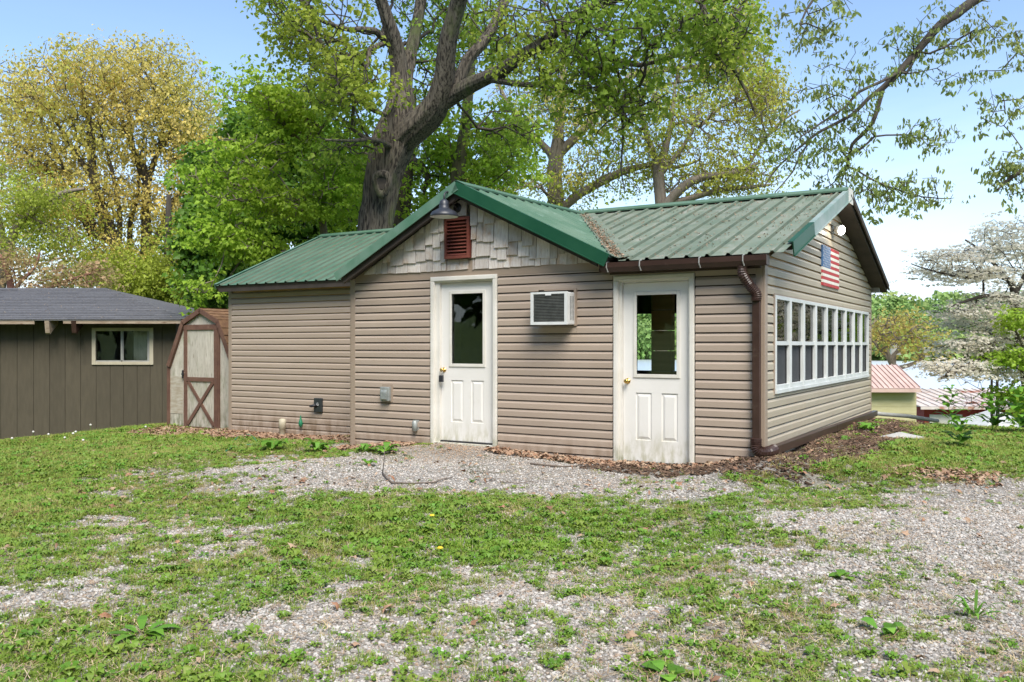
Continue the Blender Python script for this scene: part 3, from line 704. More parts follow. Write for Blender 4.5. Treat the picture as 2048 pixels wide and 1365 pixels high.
# ---- doors
def door(x0, x1, z0, sx0, knobx, dirty):
    """x0,x1: outer casing edges, z0 sill height, sx0: hinge-side x of the .81 m slab"""
    sx1 = sx0 + .812; zt = z0 + 2.03
    d = empty('door', (0,0,0)); d.parent = cabin
    slab = MB()
    y0, y1 = .035, .08
    gx0, gx1, gz0, gz1 = sx0+.155, sx1-.155, z0+.98, z0+1.90      # glass frame opening
    slab.box(sx0,gx0,y0,y1,z0,zt); slab.box(gx1,sx1,y0,y1,z0,zt); slab.box(gx0,gx1,y0,y1,gz1,zt); slab.box(gx0,gx1,y0+.0,y1,z0+.83,gz0)
    # two recessed lower panels: stiles and rails round them
    pz0, pz1 = z0+.24, z0+.78; mx_ = (gx0+gx1)/2
    slab.box(gx0,gx1,y0,y1,z0,pz0-.0); slab.box(mx_-.06,mx_+.06,y0,y1,pz0,pz1); slab.box(gx0,gx1,y0,y1,pz1,z0+.83)
    slab.build('door_slab', M['door'], d)
    for a_, b_ in ((gx0, mx_-.06), (mx_+.06, gx1)):
        p = MB(); q = .03
        p.box(a_, b_, y0+.012, y1-.004, pz0, pz1)
        o4 = [(a_+.012, pz0+.012),(b_-.012, pz0+.012),(b_-.012, pz1-.012),(a_+.012, pz1-.012)]; i4 = [(a_+.012+q, pz0+.012+q),(b_-.012-q, pz0+.012+q),(b_-.012-q, pz1-.012-q),(a_+.012+q, pz1-.012-q)]
        vs = [(x_, y0+.0118, z_) for x_, z_ in o4] + [(x_, y0+.001, z_) for x_, z_ in i4]
        p.add(vs, [(0,1,5,4),(1,2,6,5),(2,3,7,6),(3,0,4,7),(4,5,6,7)]); p.build('door_panel', M['door'], d)
    f = MB(); w_ = .028
    for a_, b_, c_, e_ in ((gx0-w_,gx0+.012,gz0-w_,gz1+w_),(gx1-.012,gx1+w_,gz0-w_,gz1+w_),(gx0+.012,gx1-.012,gz1-.012,gz1+w_),(gx0+.012,gx1-.012,gz0-w_,gz0+.012)):
        f.box(a_, b_, y0-.012, y0-.0005, c_, e_)
    f.build('glass_frame', M['white'], d, bevel=.004)
    MB().box(gx0+.001,gx1-.001,y0+.018,y0+.024,gz0+.001,gz1-.001).build('glass', M['glass'], d)
    # casing, jambs, stop, sill
    c = MB(); cw0 = x0; cw1 = x1; ztop = zt + .085
    c.box(cw0, cw0+.062, -.032, .0, z0-.06, ztop-.062); c.box(cw1-.062, cw1, -.032, .0, z0-.06, ztop-.062); c.box(cw0, cw1, -.032, .0, ztop-.062, ztop)
    c.box(cw0+.008, cw0+.05, -.040, -.0325, z0-.06, ztop-.058); c.box(cw1-.05, cw1-.008, -.040, -.0325, z0-.06, ztop-.058); c.box(cw0+.008, cw1-.008, -.040, -.0325, ztop-.054, ztop-.01)
    c.build('casing', M['white'], d, bevel=.003)
    j = MB(); j.box(cw0+.03, sx0-.004, .0005, .10, z0-.05, zt+.004); j.box(sx1+.004, cw1-.03, .0005, .10, z0-.05, zt+.004); j.box(cw0+.03, cw1-.03, .0005, .10, zt+.004, zt+.03)
    j.build('jamb', M['white'], d)
    s_ = MB(); s_.box(cw0+.063, cw1-.063, -.035, .034, z0-.055, z0-.022); s_.build('sill', M['white'], d, bevel=.003)
    MB().box(sx0, sx1, .012, .034, z0-.0215, z0-.004).build('door_sweep', M['black'], d)
    k = MB()
    def ring(r, y): return [(knobx + r*math.cos(2*math.pi*q/16), y, z0+.80+.11 + r*math.sin(2*math.pi*q/16)) for q in range(16)]
    prof = [(.033,y0-.001),(.031,y0-.008),(.013,y0-.012),(.012,y0-.028),(.022,y0-.036),(.028,y0-.050),(.026,y0-.062),(.014,y0-.070),(.001,y0-.071)]
    for r_, y_ in prof: k.v += ring(r_, y_)
    for i_ in range(len(prof)-1):
        for q in range(16): k.f.append((i_*16+q, i_*16+(q+1)%16, (i_+1)*16+(q+1)%16, (i_+1)*16+q))
    k.build('door_knob', M['brass'], d, smooth=True)
    return d
door(D1[0], D1[1], .165, -4.18+.0, -4.135, False)
door(D2[0], D2[1], .075, -1.612, -1.555, True)
MB().box(-4.24,-3.36,-.07,.0,-.25,.105).build('door_step', M['mulch'], cabin)
MB().box(-1.65,-.79,-.05,.0,-.25,.018).build('door_step', M['mulch'], cabin)

# ---- window band on the right wall
WN = 9; pitch = (WB1-WB0)/WN
for k in range(WN):
    y0 = WB0 + k*pitch + .004; y1 = WB0 + (k+1)*pitch - .004
    wdw = empty('window', (0,0,0)); wdw.parent = cabin
    f = MB(); fw = .042
    f.box(.0,.040,y0,y0+fw,WZ0,WZ1); f.box(.0,.040,y1-fw,y1,WZ0,WZ1); f.box(.0,.040,y0+fw,y1-fw,WZ1-fw,WZ1); f.box(.0,.048,y0,y1,WZ0-.045,WZ0-.001); f.box(.0,.036,y0+fw,y1-fw,WZ0,WZ0+.05)
    f.build('window_frame', M['vinylw'], wdw, bevel=.003)
    r = MB(); r.box(-.02,.030,y0+fw+.001,y1-fw-.001,1.395,1.44); r.build('sash_rail', M['vinylw'], wdw)
    s = MB(); s.box(-.055,-.02,y0+fw+.001,y0+fw+.03,WZ0+.052,1.394); s.box(-.055,-.02,y1-fw-.03,y1-fw-.001,WZ0+.052,1.394); s.box(-.055,-.02,y0+fw+.031,y1-fw-.031,WZ0+.052,WZ0+.085); s.build('lower_sash', M['vinylw'], wdw)
    MB().box(.004,.008,y0+fw+.001,y1-fw-.001,1.441,WZ1-fw-.001).build('pane', M['glass2'], wdw)
    MB().box(-.045,-.041,y0+fw+.031,y1-fw-.031,WZ0+.086,1.393).build('pane', M['glass'], wdw)
    MB().box(-.012,-.010,y0+fw+.001,y1-fw-.001,WZ0+.052,1.393).build('insect_screen', M['screen'], wdw)
t = MB(); t.box(.0,.030,WB0-.028,WB0-.001,WZ0-.058,WZ1+.018); t.box(.0,.030,WB1+.001,WB1+.028,WZ0-.058,WZ1+.018); t.box(.0,.028,WB0-.028,WB1+.028,WZ1+.0005,WZ1+.018); t.box(.0,.028,WB0-.001,WB1+.001,WZ0-.058,WZ0-.0455)
t.build('window_surround', M['trimv'], cabin)

# ---- things fixed to the cabin
def fixed(name, x, y, z, label, cat, **k):
    X, Y = L2W(x, y); return empty(name, (X, Y, z), -TH, label=label, cat=cat, **k)
# gooseneck barn lamp
lp = fixed('barn_lamp', -3.85, 0, 3.135, 'charcoal gooseneck barn lamp hanging under the gable peak above the red vent', 'lamp')
m_ = MB()
for a_ in range(1):
    pr = [(.064,-.062),(.064,-.078),(.05,-.088),(.0,-.090)]
b0 = len(m_.v)
for r_, y_ in [(.066,-.060),(.066,-.076),(.052,-.088),(.001,-.090)]:
    m_.v += [(r_*math.cos(2*math.pi*q/20), y_, r_*math.sin(2*math.pi*q/20)) for q in range(20)]
for i_ in range(3):
    for q in range(20): m_.f.append((i_*20+q, i_*20+(q+1)%20, (i_+1)*20+(q+1)%20, (i_+1)*20+q))
m_.build('wall_plate', M['black'], lp, smooth=True)
arm = []
for k in range(19):
    f_ = k/18
    if f_ < .35: g_ = f_/.35; arm.append((0, -.085 - .13*g_, .0 + .10*g_**1.6))
    else: g_ = (f_-.35)/.65; a_ = math.pi*g_; arm.append((0, -.215 - .075*(1-math.cos(a_)), .10 + .075*math.sin(a_)))
arm.append((0,-.366,.03))
MB().tube(arm, .0115, 10).build('gooseneck_arm', M['black'], lp, smooth=True)
sh = MB(); sh.lathe([(.012,.075),(.03,.07),(.055,.045),(.062,.0),(.066,-.04),(.10,-.058),(.15,-.085),(.172,-.118),(.178,-.145),(.176,-.147)], (0,-.366,0), 32)
sh.build('lamp_shade', M['navyblack'], lp, smooth=True)
si = MB(); si.lathe([(.001,-.05),(.06,-.055),(.10,-.067),(.147,-.093),(.168,-.122),(.1745,-.1455)], (0,-.366,0), 32); si.build('shade_lining', M['acwhite'], lp, smooth=True)
# window air conditioner
ac = fixed('air_conditioner', -2.445, 0, 1.635, 'white window air conditioner built through the wall between the two doors', 'air conditioner')
hw, dp, hh = .245, .225, .385
b = MB(); b.box(-hw+.004,hw-.004,-dp+.02,.10,.0,hh-.004); b.build('housing', M['acwhite'], ac, bevel=.012)
f = MB(); t_ = .038
f.box(-hw,-hw+t_,-dp-.008,-dp+.0195,0,hh); f.box(hw-t_,hw,-dp-.008,-dp+.0195,0,hh); f.box(-hw+t_,hw-t_,-dp-.008,-dp+.0195,hh-.024,hh); f.box(-hw+t_,hw-t_,-dp-.008,-dp+.0195,0,.034); f.box(-.045,.035,-dp-.010,-dp-.0082,hh-.042,hh-.012)
f.build('front_bezel', M['acwhite'], ac, bevel=.006)
MB().box(-hw+t_,hw-t_,-dp+.012,-dp+.019,.034,hh-.024).build('condenser_coil', M['dark'], ac)
for k in range(18):
    z = .042+k*.0178; MB().box(-hw+t_+.001,hw-t_-.001,-dp-.001,-dp+.0115,z,z+.0095).build('fin', M['acfin'], ac)
for col_ in range(2):
    for k in range(20):
        z = .055 + k*.0142; y_ = -dp+.075+col_*.058; MB().box(hw-.0042,hw-.0025,y_,y_+.034,z,z+.006).build('louvre_slot', M['black'], ac)
c = MB(); c.box(hw-.012,hw+.022,-.040,-.001,-.01,hh+.045); c.box(-.17,hw-.0125,-.034,-.001,hh+.028,hh+.045); c.build('opening_trim', M['trimv'], ac)
MB().box(-.16,hw-.014,-.002,.0,hh+.0,hh+.028).build('dark_gap', M['dark'], ac)
# flag plaque, stripes as boards
fl = fixed('flag_plaque', 0, 3.27, 2.185, 'wooden flag plaque with red and white stripes on the side wall above the windows', 'flag')
FW, FH = 1.10, .535; st = FH/13
for k in range(13):
    z = FH - (k+1)*st; y0_ = -FW/2 + (FW*.46 if k < 7 else 0) + (.001 if k < 7 else 0)
    MB().box(.020,.042,y0_,FW/2,z+.0012,z+st-.0012).build('stripe_board', M['red'] if k % 2 == 0 else M['flagw'], fl)
MB().box(.020,.043,-FW/2,-FW/2+FW*.46-.001,FH-7*st+.001,FH).build('canton', M['blue'], fl)
s = MB()
for r_ in range(9):
    for q in range(6 if r_ % 2 == 0 else 5):
        cy = -FW/2 + FW*.46*((q+.5 if r_ % 2 == 0 else q+1)/6.0); cz = FH - 7*st*(r_+.6)/9.3
        pts = []
        for a_ in range(10):
            rr = .019 if a_ % 2 == 0 else .008; an = math.pi/2 + a_*math.pi/5; pts.append((.0445, cy - rr*math.cos(an)*1.15, cz + rr*math.sin(an)))
        s.add([(.0445,cy,cz)] + pts, [(0, i_+1, (i_+1)%10+1) for i_ in range(10)])
s.build('stars', M['flagw'], fl, kind='stuff')
MB().box(.018,.0199,-FW/2+.03,FW/2-.03,.03,FH-.03).build('backing', M['soffit'], fl)
# lit security light
em = bpy.data.materials.new('lit_lens'); em.use_nodes = True; eb = em.node_tree.nodes['Principled BSDF']; eb.inputs['Emission Color'].default_value = (1,.95,.85,1); eb.inputs['Emission Strength'].default_value = 9; eb.inputs['Base Color'].default_value = (.8,.8,.8,1)
sl = fixed('security_light', 0, 3.42, 2.99, 'small lit security light under the side gable peak above the flag', 'light')
b_ = MB(); b_.box(.018,.04,-.05,.05,-.05,.05); b_.tube([(.04,0,0),(.075,-.01,-.01)], .018, 8); b_.build('mount', M['greyp'], sl)
hd = MB(); hd.tube([(.07,.0,-.0),(.10,-.015,-.006),(.155,-.045,-.02)], [.035,.055,.07], 16); hd.build('lamp_head', M['acwhite'], sl, smooth=True)
ln = MB(); ln.tube([(.1555,-.0455,-.0205),(.170,-.053,-.0245),(.177,-.057,-.027)], [.064,.055,.02], 16); ln.build('lens', em, sl, smooth=True)
ptd = bpy.data.lights.new('security_bulb', 'POINT'); ptd.energy = 2.5; ptd.shadow_soft_size = .05; ptd.color = (1,.93,.8)
pto = bpy.data.objects.new('security_bulb', ptd); COL.objects.link(pto); pto.parent = sl; pto.location = (.26,-.10,-.02)
s2 = fixed('security_light', 0, 6.74, 2.33, 'unlit grey floodlight at the far corner of the side wall under the eave', 'light')
b_ = MB(); b_.box(.01,.04,-.06,.03,-.04,.04); b_.build('mount', M['greyp'], s2); h_ = MB(); h_.box(.042,.15,-.05,.05,-.035,.05); h_.build('lamp_head', M['greyp'], s2, bevel=.01)
# outlet boxes and vents
ob = fixed('outlet_box', -5.03, 0, .745, 'grey metal weatherproof outlet box on the front wall left of the first door', 'outlet')
MB().box(-.085,.095,-.030,-.002,-.115,.125).build('back_plate', M['trimv'], ob); q = MB(); q.box(-.08,.07,-.085,-.0305,-.10,.09); q.build('box_body', M['grey'], ob, bevel=.01)
q = MB(); q.prism([(-.0855,-.085),(-.105,-.075),(-.105,.02),(-.095,.045),(-.0855,.05)], 'x', -.055, .045); q.build('cover', M['grey'], ob, bevel=.006)
sb = fixed('conduit_body', -4.55, 0, .33, 'small round grey conduit fitting low on the wall beside the first door', 'conduit')
q = MB(); q.tube([(0,-.045,-.07),(0,-.045,-.06),(0,-.045,.06),(0,-.045,.075)], [.02,.036,.036,.02], 14); q.build('fitting', M['grey'], sb, smooth=True)
q = MB(); q.tube([(0,-.018,.05),(0,-.05,.05)], .022, 10); q.build('neck', M['grey'], sb); MB().box(-.05,.05,-.022,-.017,-.05,.08).build('plate', M['greyp'], sb)
bb = fixed('hose_box', -7.70, AY, .40, 'black square utility box on the annex wall with a coupling on its side', 'utility box')
MB().box(-.085,.085,-.06,-.017,-.11,.12).build('box_body', M['blackp'], bb, bevel=.006)
q = MB(); q.tube([(-.03,-.062,.0),(-.04,-.10,.0),(-.075,-.115,-.01),(-.12,-.105,-.012)], [.026,.026,.022,.02], 12); q.build('coupling', M['black'], bb, smooth=True)
q = MB(); q.tube([(.01+.02*math.cos(a_/10*5.2+1), -.066, .02+.02*math.sin(a_/10*5.2+1)) for a_ in range(11)], .0045, 6); q.build('ring', M['acwhite'], bb)
pp = fixed('standpipe', -8.40, AY-.16, -.20, 'capped white plastic cleanout pipe standing at the foot of the annex wall', 'pipe')
q = MB(); q.lathe([(.052,0),(.052,.19),(.060,.195),(.060,.30),(.055,.345),(.03,.36),(.001,.362)], (0,0,0), 20); q.build('pipe', M['pvc'], pp, smooth=True)
gs = fixed('hose_nozzle', -8.08, AY-.06, .0, 'small green plastic nozzle hanging on the annex wall beside the white pipe', 'nozzle')
M['hose'] = mat('green_plastic', (.012,.16,.075), (.03,.22,.11), 5, .4)
q = MB(); q.lathe([(.008,.0),(.03,.03),(.038,.07),(.03,.10),(.014,.15),(.008,.20)], (0,0,.02), 12); q.build('nozzle', M['hose'], gs, smooth=True)
lk = fixed('key_lockbox', -4.135, 0, .985, 'small black key lockbox hanging from the knob of the first door', 'lockbox')
q = MB(); q.box(-.028,.028,-.05,-.012,-.065,.02); q.build('box_body', M['black'], lk, bevel=.005)
q = MB(); q.tube([(-.02,-.03,.02),(-.02,-.03,.07),(0,-.03,.088),(.02,-.03,.07),(.02,-.03,.02)], .005, 8); q.build('shackle', M['greyp'], lk)
# ------------------------------------------------------------------ grey-brown outbuilding on the left
ZG = -1.3
shed = empty('outbuilding', (-7.2, 20.0, 0), 0, label='long olive brown shed with grey shingled hip roof and small sliding window', cat='shed')
def sx(px): return (px-1024)/FPX*20.0 + 7.2
seams = [-420,-380,-340,-300,-265,-230,-195,-162,-130,-97,-64,-31,2,35,68,100,131,162,193,221,248,275,301,325,352]
wx0, wx1, wz0, wz1 = sx(186), sx(307), CAMZ-40/FPX*20.0, CAMZ+34/FPX*20.0
for a_, b_ in zip(seams[:-1], seams[1:]):
    x0, x1 = sx(a_)+.005, sx(b_)-.005; top = CAMZ + 46/FPX*20.0
    parts = [(x0, x1, ZG, top)]
    if x1 > wx0 and x0 < wx1:
        parts = [(x0, x1, ZG, wz0), (x0, x1, wz1, top)]
        if x0 < wx0: parts.append((x0, wx0, wz0, wz1))
        if x1 > wx1: parts.append((wx1, x1, wz0, wz1))
    for p in parts: MB().box(p[0], p[1], -.016, .0, p[2], p[3]).build('siding_panel', M['olive'], shed)
g = MB(); W0 = sx(-420)
g.box(W0, wx0, .002, .10, ZG, top); g.box(wx1, sx(352), .002, .10, ZG, top); g.box(wx0, wx1, .002, .10, ZG, wz0); g.box(wx0, wx1, .002, .10, wz1, top)
g.build('wall', M['olive'], shed)
MB().box(sx(352)-.1, sx(352), .102, 6.4, ZG, top).build('wall', M['olive'], shed); MB().box(W0, sx(352)-.102, 6.3, 6.4, ZG, top).build('wall', M['olive'], shed)
MB().box(W0, sx(352)-.102, .12, 6.29, -.9, -.85).build('floor', M['dark'], shed)
wd = empty('window', (0,0,0)); wd.parent = shed; t_ = .075
g = MB(); g.box(wx0-.01,wx0+t_,-.045,-.001,wz0,wz1); g.box(wx1-t_,wx1+.01,-.045,-.001,wz0,wz1); g.box(wx0+t_,wx1-t_,-.045,-.001,wz1-t_,wz1); g.box(wx0+t_,wx1-t_,-.045,-.001,wz0,wz0+.07); g.build('window_frame', M['cream'], wd, bevel=.005)
mxx = (wx0+wx1)/2 - .03
g = MB(); g.box(mxx-.02,mxx+.02,-.02,.03,wz0+.07,wz1-t_); g.box(mxx+.0205,mxx+.035,-.002,.02,wz0+.1,wz1-t_); g.box(wx0+t_,wx1-t_,-.02,.02,wz0+.0705,wz0+.10); g.box(wx1-t_-.06,wx1-t_,-.015,.02,wz0+.101,wz1-t_); g.build('sash', M['greyp'], wd)
for a_, b_, y_ in ((wx0+t_+.001, mxx-.021, .012), (mxx+.036, wx1-t_-.061, .016)):
    MB().box(a_, b_, y_, y_+.004, wz0+.101, wz1-t_-.001).build('pane', M['glass'], wd)
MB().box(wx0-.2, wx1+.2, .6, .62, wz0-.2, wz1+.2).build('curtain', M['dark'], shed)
MB().box(mxx+.16, wx1-t_-.14, .25, .26, wz0, wz1).build('curtain', M['barnwhite'], shed)
# hip roof of shingle courses
EY, EZ, RY, RZ = -.42, 1.965, 3.03, 2.885        # eave and ridge (y, z) in the shed's own frame
ex = (380-1024)/FPX*19.58+7.2; rx = ex-3.45; X0 = W0-.3
def roofpt(x, f): return (x, EY+(RY-EY)*f, EZ+(RZ-EZ)*f)
NC = 20
for k in range(NC):
    f0, f1 = k/NC, (k+1)/NC+.006; xr0, xr1 = ex-3.45*f0, ex-3.45*f1
    x = X0 - (.0 if k % 2 else .15); nn = plane3(roofpt(0,0), roofpt(1,0), roofpt(0,1)); nn = nn if nn.z > 0 else -nn
    mb = MB(); segs = []
    while x < xr0:
        x1 = min(x + rnd.choice([.9, 1.0, 1.05]), xr0); lift = rnd.uniform(0,.003)
        a0 = Vector(roofpt(x+.003, f0)) + nn*(.011+lift); a1 = Vector(roofpt(x1-.003, f0)) + nn*(.011+lift)
        b1 = Vector(roofpt(min(x1-.003, xr1), f1)) + nn*.002; b0 = Vector(roofpt(min(x+.003, xr1), f1)) + nn*.002
        lo = [a0-nn*.012, a1-nn*.012, b1-nn*.006, b0-nn*.006]
        MB().add([a0,a1,b1,b0]+lo, [(0,1,2,3),(7,6,5,4),(0,4,5,1),(1,5,6,2),(3,7,4,0)]).build('shingle', M['shingle'], shed) if x1 > sx(-40) else mb.add([a0,a1,b1,b0], [(0,1,2,3)])
        x = x1
    if mb.v: mb.build('shingle_course', M['shingle'], shed)
g = MB(); y2 = 2*RY-EY
g.add([(X0,EY,EZ-.01),(ex,EY,EZ-.01),(ex,y2,EZ-.01),(X0,y2,EZ-.01),(X0,RY,RZ-.01),(rx,RY,RZ-.01)], [(0,1,5,4),(1,2,5),(2,3,4,5),(0,3,2,1),(0,4,3)]); g.build('roof_deck', M['shingle'], shed)
MB().box(X0, sx(90), EY-.03, EY, EZ-.105, EZ-.02).build('fascia_board', M['fascia'], shed)
MB().box(sx(157)-.12, ex, EY-.03, EY, EZ-.095, EZ-.02).build('fascia_board', M['fascia'], shed)
MB().box(ex-.03, ex, EY+.001, y2, EZ-.095, EZ-.02).build('fascia_board', M['fascia'], shed)
MB().box(X0, ex+.02, EY-.045, EY+.1, EZ-.019, EZ-.012).build('drip_edge', M['greyp'], shed)
for px_ in (97, 150):
    g = MB(); x_ = (px_-1024)/FPX*19.6+7.2; g.prism([(EY-.06,EZ-.03),(EY-.02,EZ-.30),(EY+.02,EZ-.33),(EY+.06,EZ-.28),(EY+.35,EZ-.10),(EY+.35,EZ-.03)], 'x', x_-.05, x_+.05); g.build('rafter_tail', M['fascia'] if px_ < 100 else M['brown'], shed)
# ------------------------------------------------------------------ small gambrel barn shed
GX, GY = -13.92, 11.46
bX, bY = GX*CT + GY*ST, -GX*ST + GY*CT
barn = empty('barn_shed', (bX, bY, -.24), -TH, label='small peeling white barn shed with brown trim and cross-braced door', cat='shed')
bx1 = .97; prof = [(-bx1,1.23),(-.53,2.10),(0,2.34),(.53,2.10),(bx1,1.23)]
def btop(x):
    x = abs(x); return 2.34 - (.24/.53)*x if x < .53 else 2.10 - (.87/.44)*(x-.53)
xs = [-bx1+.0+i*.162 for i in range(13)]; xs[-1] = bx1
for a_, b_ in zip(xs[:-1], xs[1:]):
    a2, b2 = a_+.003, b_-.003; z0 = -.1
    if a_ > -.52 and b_ < .52: z0 = 2.03
    poly = [(a2,z0),(b2,z0),(b2,btop(b2)-.02)]
    if a2 < -.53 < b2: poly.append((-.53,2.08))
    if a2 < 0 < b2: poly.append((0,2.32))
    if a2 < .53 < b2: poly.append((.53,2.08))
    poly.append((a2,btop(a2)-.02))
    MB().prism(poly, 'y', -.02, 0).build('wall_plank', M['barnwhite'], barn)
MB().prism([(-bx1,-.1)]+[(x_,z_-.02) for x_,z_ in prof]+[(bx1,-.1)], 'y', .002, 2.4).build('body', M['dark'], barn)
MB().box(-bx1-.012,-bx1-.002,0,2.4,-.1,1.22).build('side_wall', M['barnwhite'], barn)
MB().box(bx1+.002,bx1+.012,0,2.4,-.1,1.22).build('side_wall', M['barnwhite'], barn)
MB().box(-.94,-.55,-.026,-.0205,.28,1.02).build('plywood_patch', M['plywood'], barn)
for (x0_,z0_),(x1_,z1_) in zip(prof[:-1], prof[1:]):
    mb = MB(); d_ = Vector((x1_-x0_,0,z1_-z0_)).normalized(); n_ = Vector((-d_.z,0,d_.x))
    mb.beam(Vector((x0_,-.05,z0_))+n_*-.035, Vector((x1_,-.05,z1_))+n_*-.035, (0,1,0), n_, .028, .045); mb.build('rake_board', M['barnbrown'], barn)
    Ls = math.hypot(x1_-x0_, z1_-z0_); nr = max(3, int(Ls/.14))
    for k in range(nr):                     # courses of shingles, lower edges proud
        f0, f1 = k/nr, (k+1)/nr + .05
        up = x0_ < 0
        A_ = Vector((x0_,0,z0_)) if up else Vector((x1_,0,z1_)); B_ = Vector((x1_,0,z1_)) if up else Vector((x0_,0,z0_)); nn = n_ if n_.z > 0 or (up and n_.x < 0) else -n_
        a0 = A_.lerp(B_, f0) + nn*.024; b0 = A_.lerp(B_, f1) + nn*.008
        y = -.07 - (.1 if k % 2 else 0)
        while y < 2.5:
            y1 = min(y + .3, 2.5); ya = max(y, -.07)
            MB().add([(a0.x,ya,a0.z),(a0.x,y1-.004,a0.z),(b0.x,y1-.004,b0.z),(b0.x,ya,b0.z),(a0.x-nn.x*.014,ya,a0.z-nn.z*.014),(a0.x-nn.x*.014,y1-.004,a0.z-nn.z*.014)],
                     [(0,1,2,3),(0,4,5,1),(0,3,4),(1,5,2)]).build('shingle', M['shinglebr'], barn)
            y = y1
MB().box(-bx1-.03,-bx1+.05,-.045,-.0265,-.1,1.21).build('corner_board', M['barnbrown'], barn)
dr = empty('door', (0,0,0)); dr.parent = barn
for k in range(3): MB().box(-.40+k*.262,-.40+k*.262+.257,-.035,-.015,.02,1.96).build('door_plank', M['barnwhite'], dr)
g = MB(); g.box(-.485,-.395,-.055,-.0355,.0,1.93); g.box(.385,.475,-.055,-.0355,.0,1.93); g.box(-.485,.475,-.056,-.0355,1.93,2.03); g.box(-.395,.385,-.055,-.0355,.93,1.01); g.box(-.395,.385,-.055,-.0355,-.02,.05)
g.build('door_frame', M['barnbrown'], dr)
for s_ in (1, -1):
    g = MB(); a_, b_ = Vector((-.37*s_,-.05-.004*s_,.09)), Vector((.36*s_,-.05-.004*s_,.92)); d_ = (b_-a_).normalized(); g.beam(a_, b_, (0,1,0), d_.cross(Vector((0,1,0))), .008, .035); g.build('cross_brace', M['barnbrown'], dr)
MB().box(.48,.53,-.05,-.021,-.05,1.95).build('jamb', M['barnbrown'], barn)
g = MB(); g.box(-.53,-.47,-.075,-.057,1.05,1.08); g.box(-.52,-.50,-.07,-.021,.98,1.14); g.build('latch', M['black'], dr)

# ------------------------------------------------------------------ buildings down by the lake
bs = at(1742-60, 0, 35); base = Vector((bs.x, 35, -3.6))
sh2 = empty('lake_shed', base, 0, label='pale yellow shed with pinkish metal roof beyond the corner of the cabin', cat='shed')
xr_ = (1832-1024)/FPX*35 - bs.x; xroof = (1842-1024)/FPX*34.6 - bs.x
M['paleyellow'] = mat('pale_yellow_wall', (.50,.45,.24), (.56,.51,.30), 2, .8, bump=.1, stretch=(1,1,4))
M['pinkroof'] = mat('pinkish_metal_roof', (.52,.36,.31), (.60,.44,.38), 2, .5, rand=.05)
zt = CAMZ - 90/FPX*35 + 3.6
g = MB(); g.box(0, xr_, 0, 3.4, -.5, zt); g.build('wall', M['paleyellow'], sh2)
for k in range(12):
    z_ = .1+k*.27
    if z_+.26 < zt: MB().box(-.01, xr_+.01, -.018, -.002, z_, z_+.262).build('clapboard', M['paleyellow'], sh2)
ez, rz_ = CAMZ-87/FPX*34.6+3.6, CAMZ-40/FPX*37+3.6
g = MB(); nrib = 16
for k in range(nrib):
    x0_ = -.3 + (xroof+.3)*k/nrib; x1_ = -.3 + (xroof+.3)*(k+1)/nrib
    mb = MB(); mb.add([(x0_,-.4,ez),(x1_-.02,-.4,ez),(x1_-.02,1.8,rz_),(x0_,1.8,rz_),(x1_,-.4,ez+.05),(x1_,1.8,rz_+.05),(x1_-.02,-.4,ez+.05),(x1_-.02,1.8,rz_+.05)], [(0,1,2,3),(1,6,7,2),(6,4,5,7)])
    mb.build('roof_sheet', M['pinkroof'], sh2)
g = MB(); g.add([(-.3,-.38,ez-.02),(xroof,-.38,ez-.02),(xroof,1.8,rz_-.02),(-.3,1.8,rz_-.02),(-.3,4.0,ez-.02),(xroof,4.0,ez-.02)], [(0,3,2,1),(3,4,5,2),(0,4,3),(1,2,5)]); g.box(-.3,xroof,-.42,-.381,ez-.16,ez-.015); g.build('roof', M['pinkroof'], sh2)
# red boathouse
def pxx(px, d, b0): return (px-1024)/FPX*d - b0
bb_ = at(1848, 0, 42); red = empty('boathouse', (bb_.x, 42, -4.6), 0, label='red boathouse with white doors and long rust-streaked metal roof by the lake', cat='boathouse')
M['redwall'] = mat('red_painted_wall', (.27,.022,.018), (.34,.04,.03), 3, .7)
M['rustroof'] = mat('rusting_white_roof', (.66,.60,.55), (.55,.46,.40), 2.0, .5, spots=[((.36,.13,.06), .9, .52, .66, (1,1,.3)), ((.42,.2,.11), 3, .62, .75)])
ezr = CAMZ-122/FPX*42+4.6; Wd = pxx(2250,42,bb_.x)
MB().box(0,Wd,0,6,-.6,ezr-.02).build('wall', M['redwall'], red)
zr = CAMZ-88/FPX*46+4.6
for k in range(24):
    x0_ = -.4+(Wd+.8)*k/24; x1_ = -.4+(Wd+.8)*(k+1)/24
    mb = MB(); mb.add([(x0_,-.5,ezr),(x1_-.03,-.5,ezr),(x1_-.03,4.0,zr),(x0_,4.0,zr),(x1_-.03,-.5,ezr+.05),(x1_,-.5,ezr+.05),(x1_,4.0,zr+.05),(x1_-.03,4.0,zr+.05)], [(0,1,2,3),(1,4,7,2),(4,5,6,7)]); mb.build('roof_sheet', M['rustroof'], red)
g = MB(); g.add([(-.4,-.5,ezr-.02),(Wd+.4,-.5,ezr-.02),(Wd+.4,4,zr-.02),(-.4,4,zr-.02),(-.4,8.4,ezr-.02),(Wd+.4,8.4,ezr-.02)], [(0,3,2,1),(3,4,5,2),(0,4,3),(1,2,5)]); g.box(-.4,Wd+.4,-.54,-.501,ezr-.14,ezr-.01); g.build('roof', M['rustroof'], red)
for a_, b_ in ((1860, 1925),(1942,1990)):
    x0_, x1_ = pxx(a_,41.9,bb_.x), pxx(b_,41.9,bb_.x); dd = empty('barn_door', (0,0,0)); dd.parent = red
    MB().box(x0_,x1_,-.08,-.02,-.5,ezr-.42).build('door_leaf', M['white'], dd)
    g = MB(); g.beam((x0_+.05,-.10,-.4),(x1_-.05,-.10,ezr-.5),(0,1,0),(-.7,0,.7),.015,.05); g.build('brace', M['acwhite'], dd)
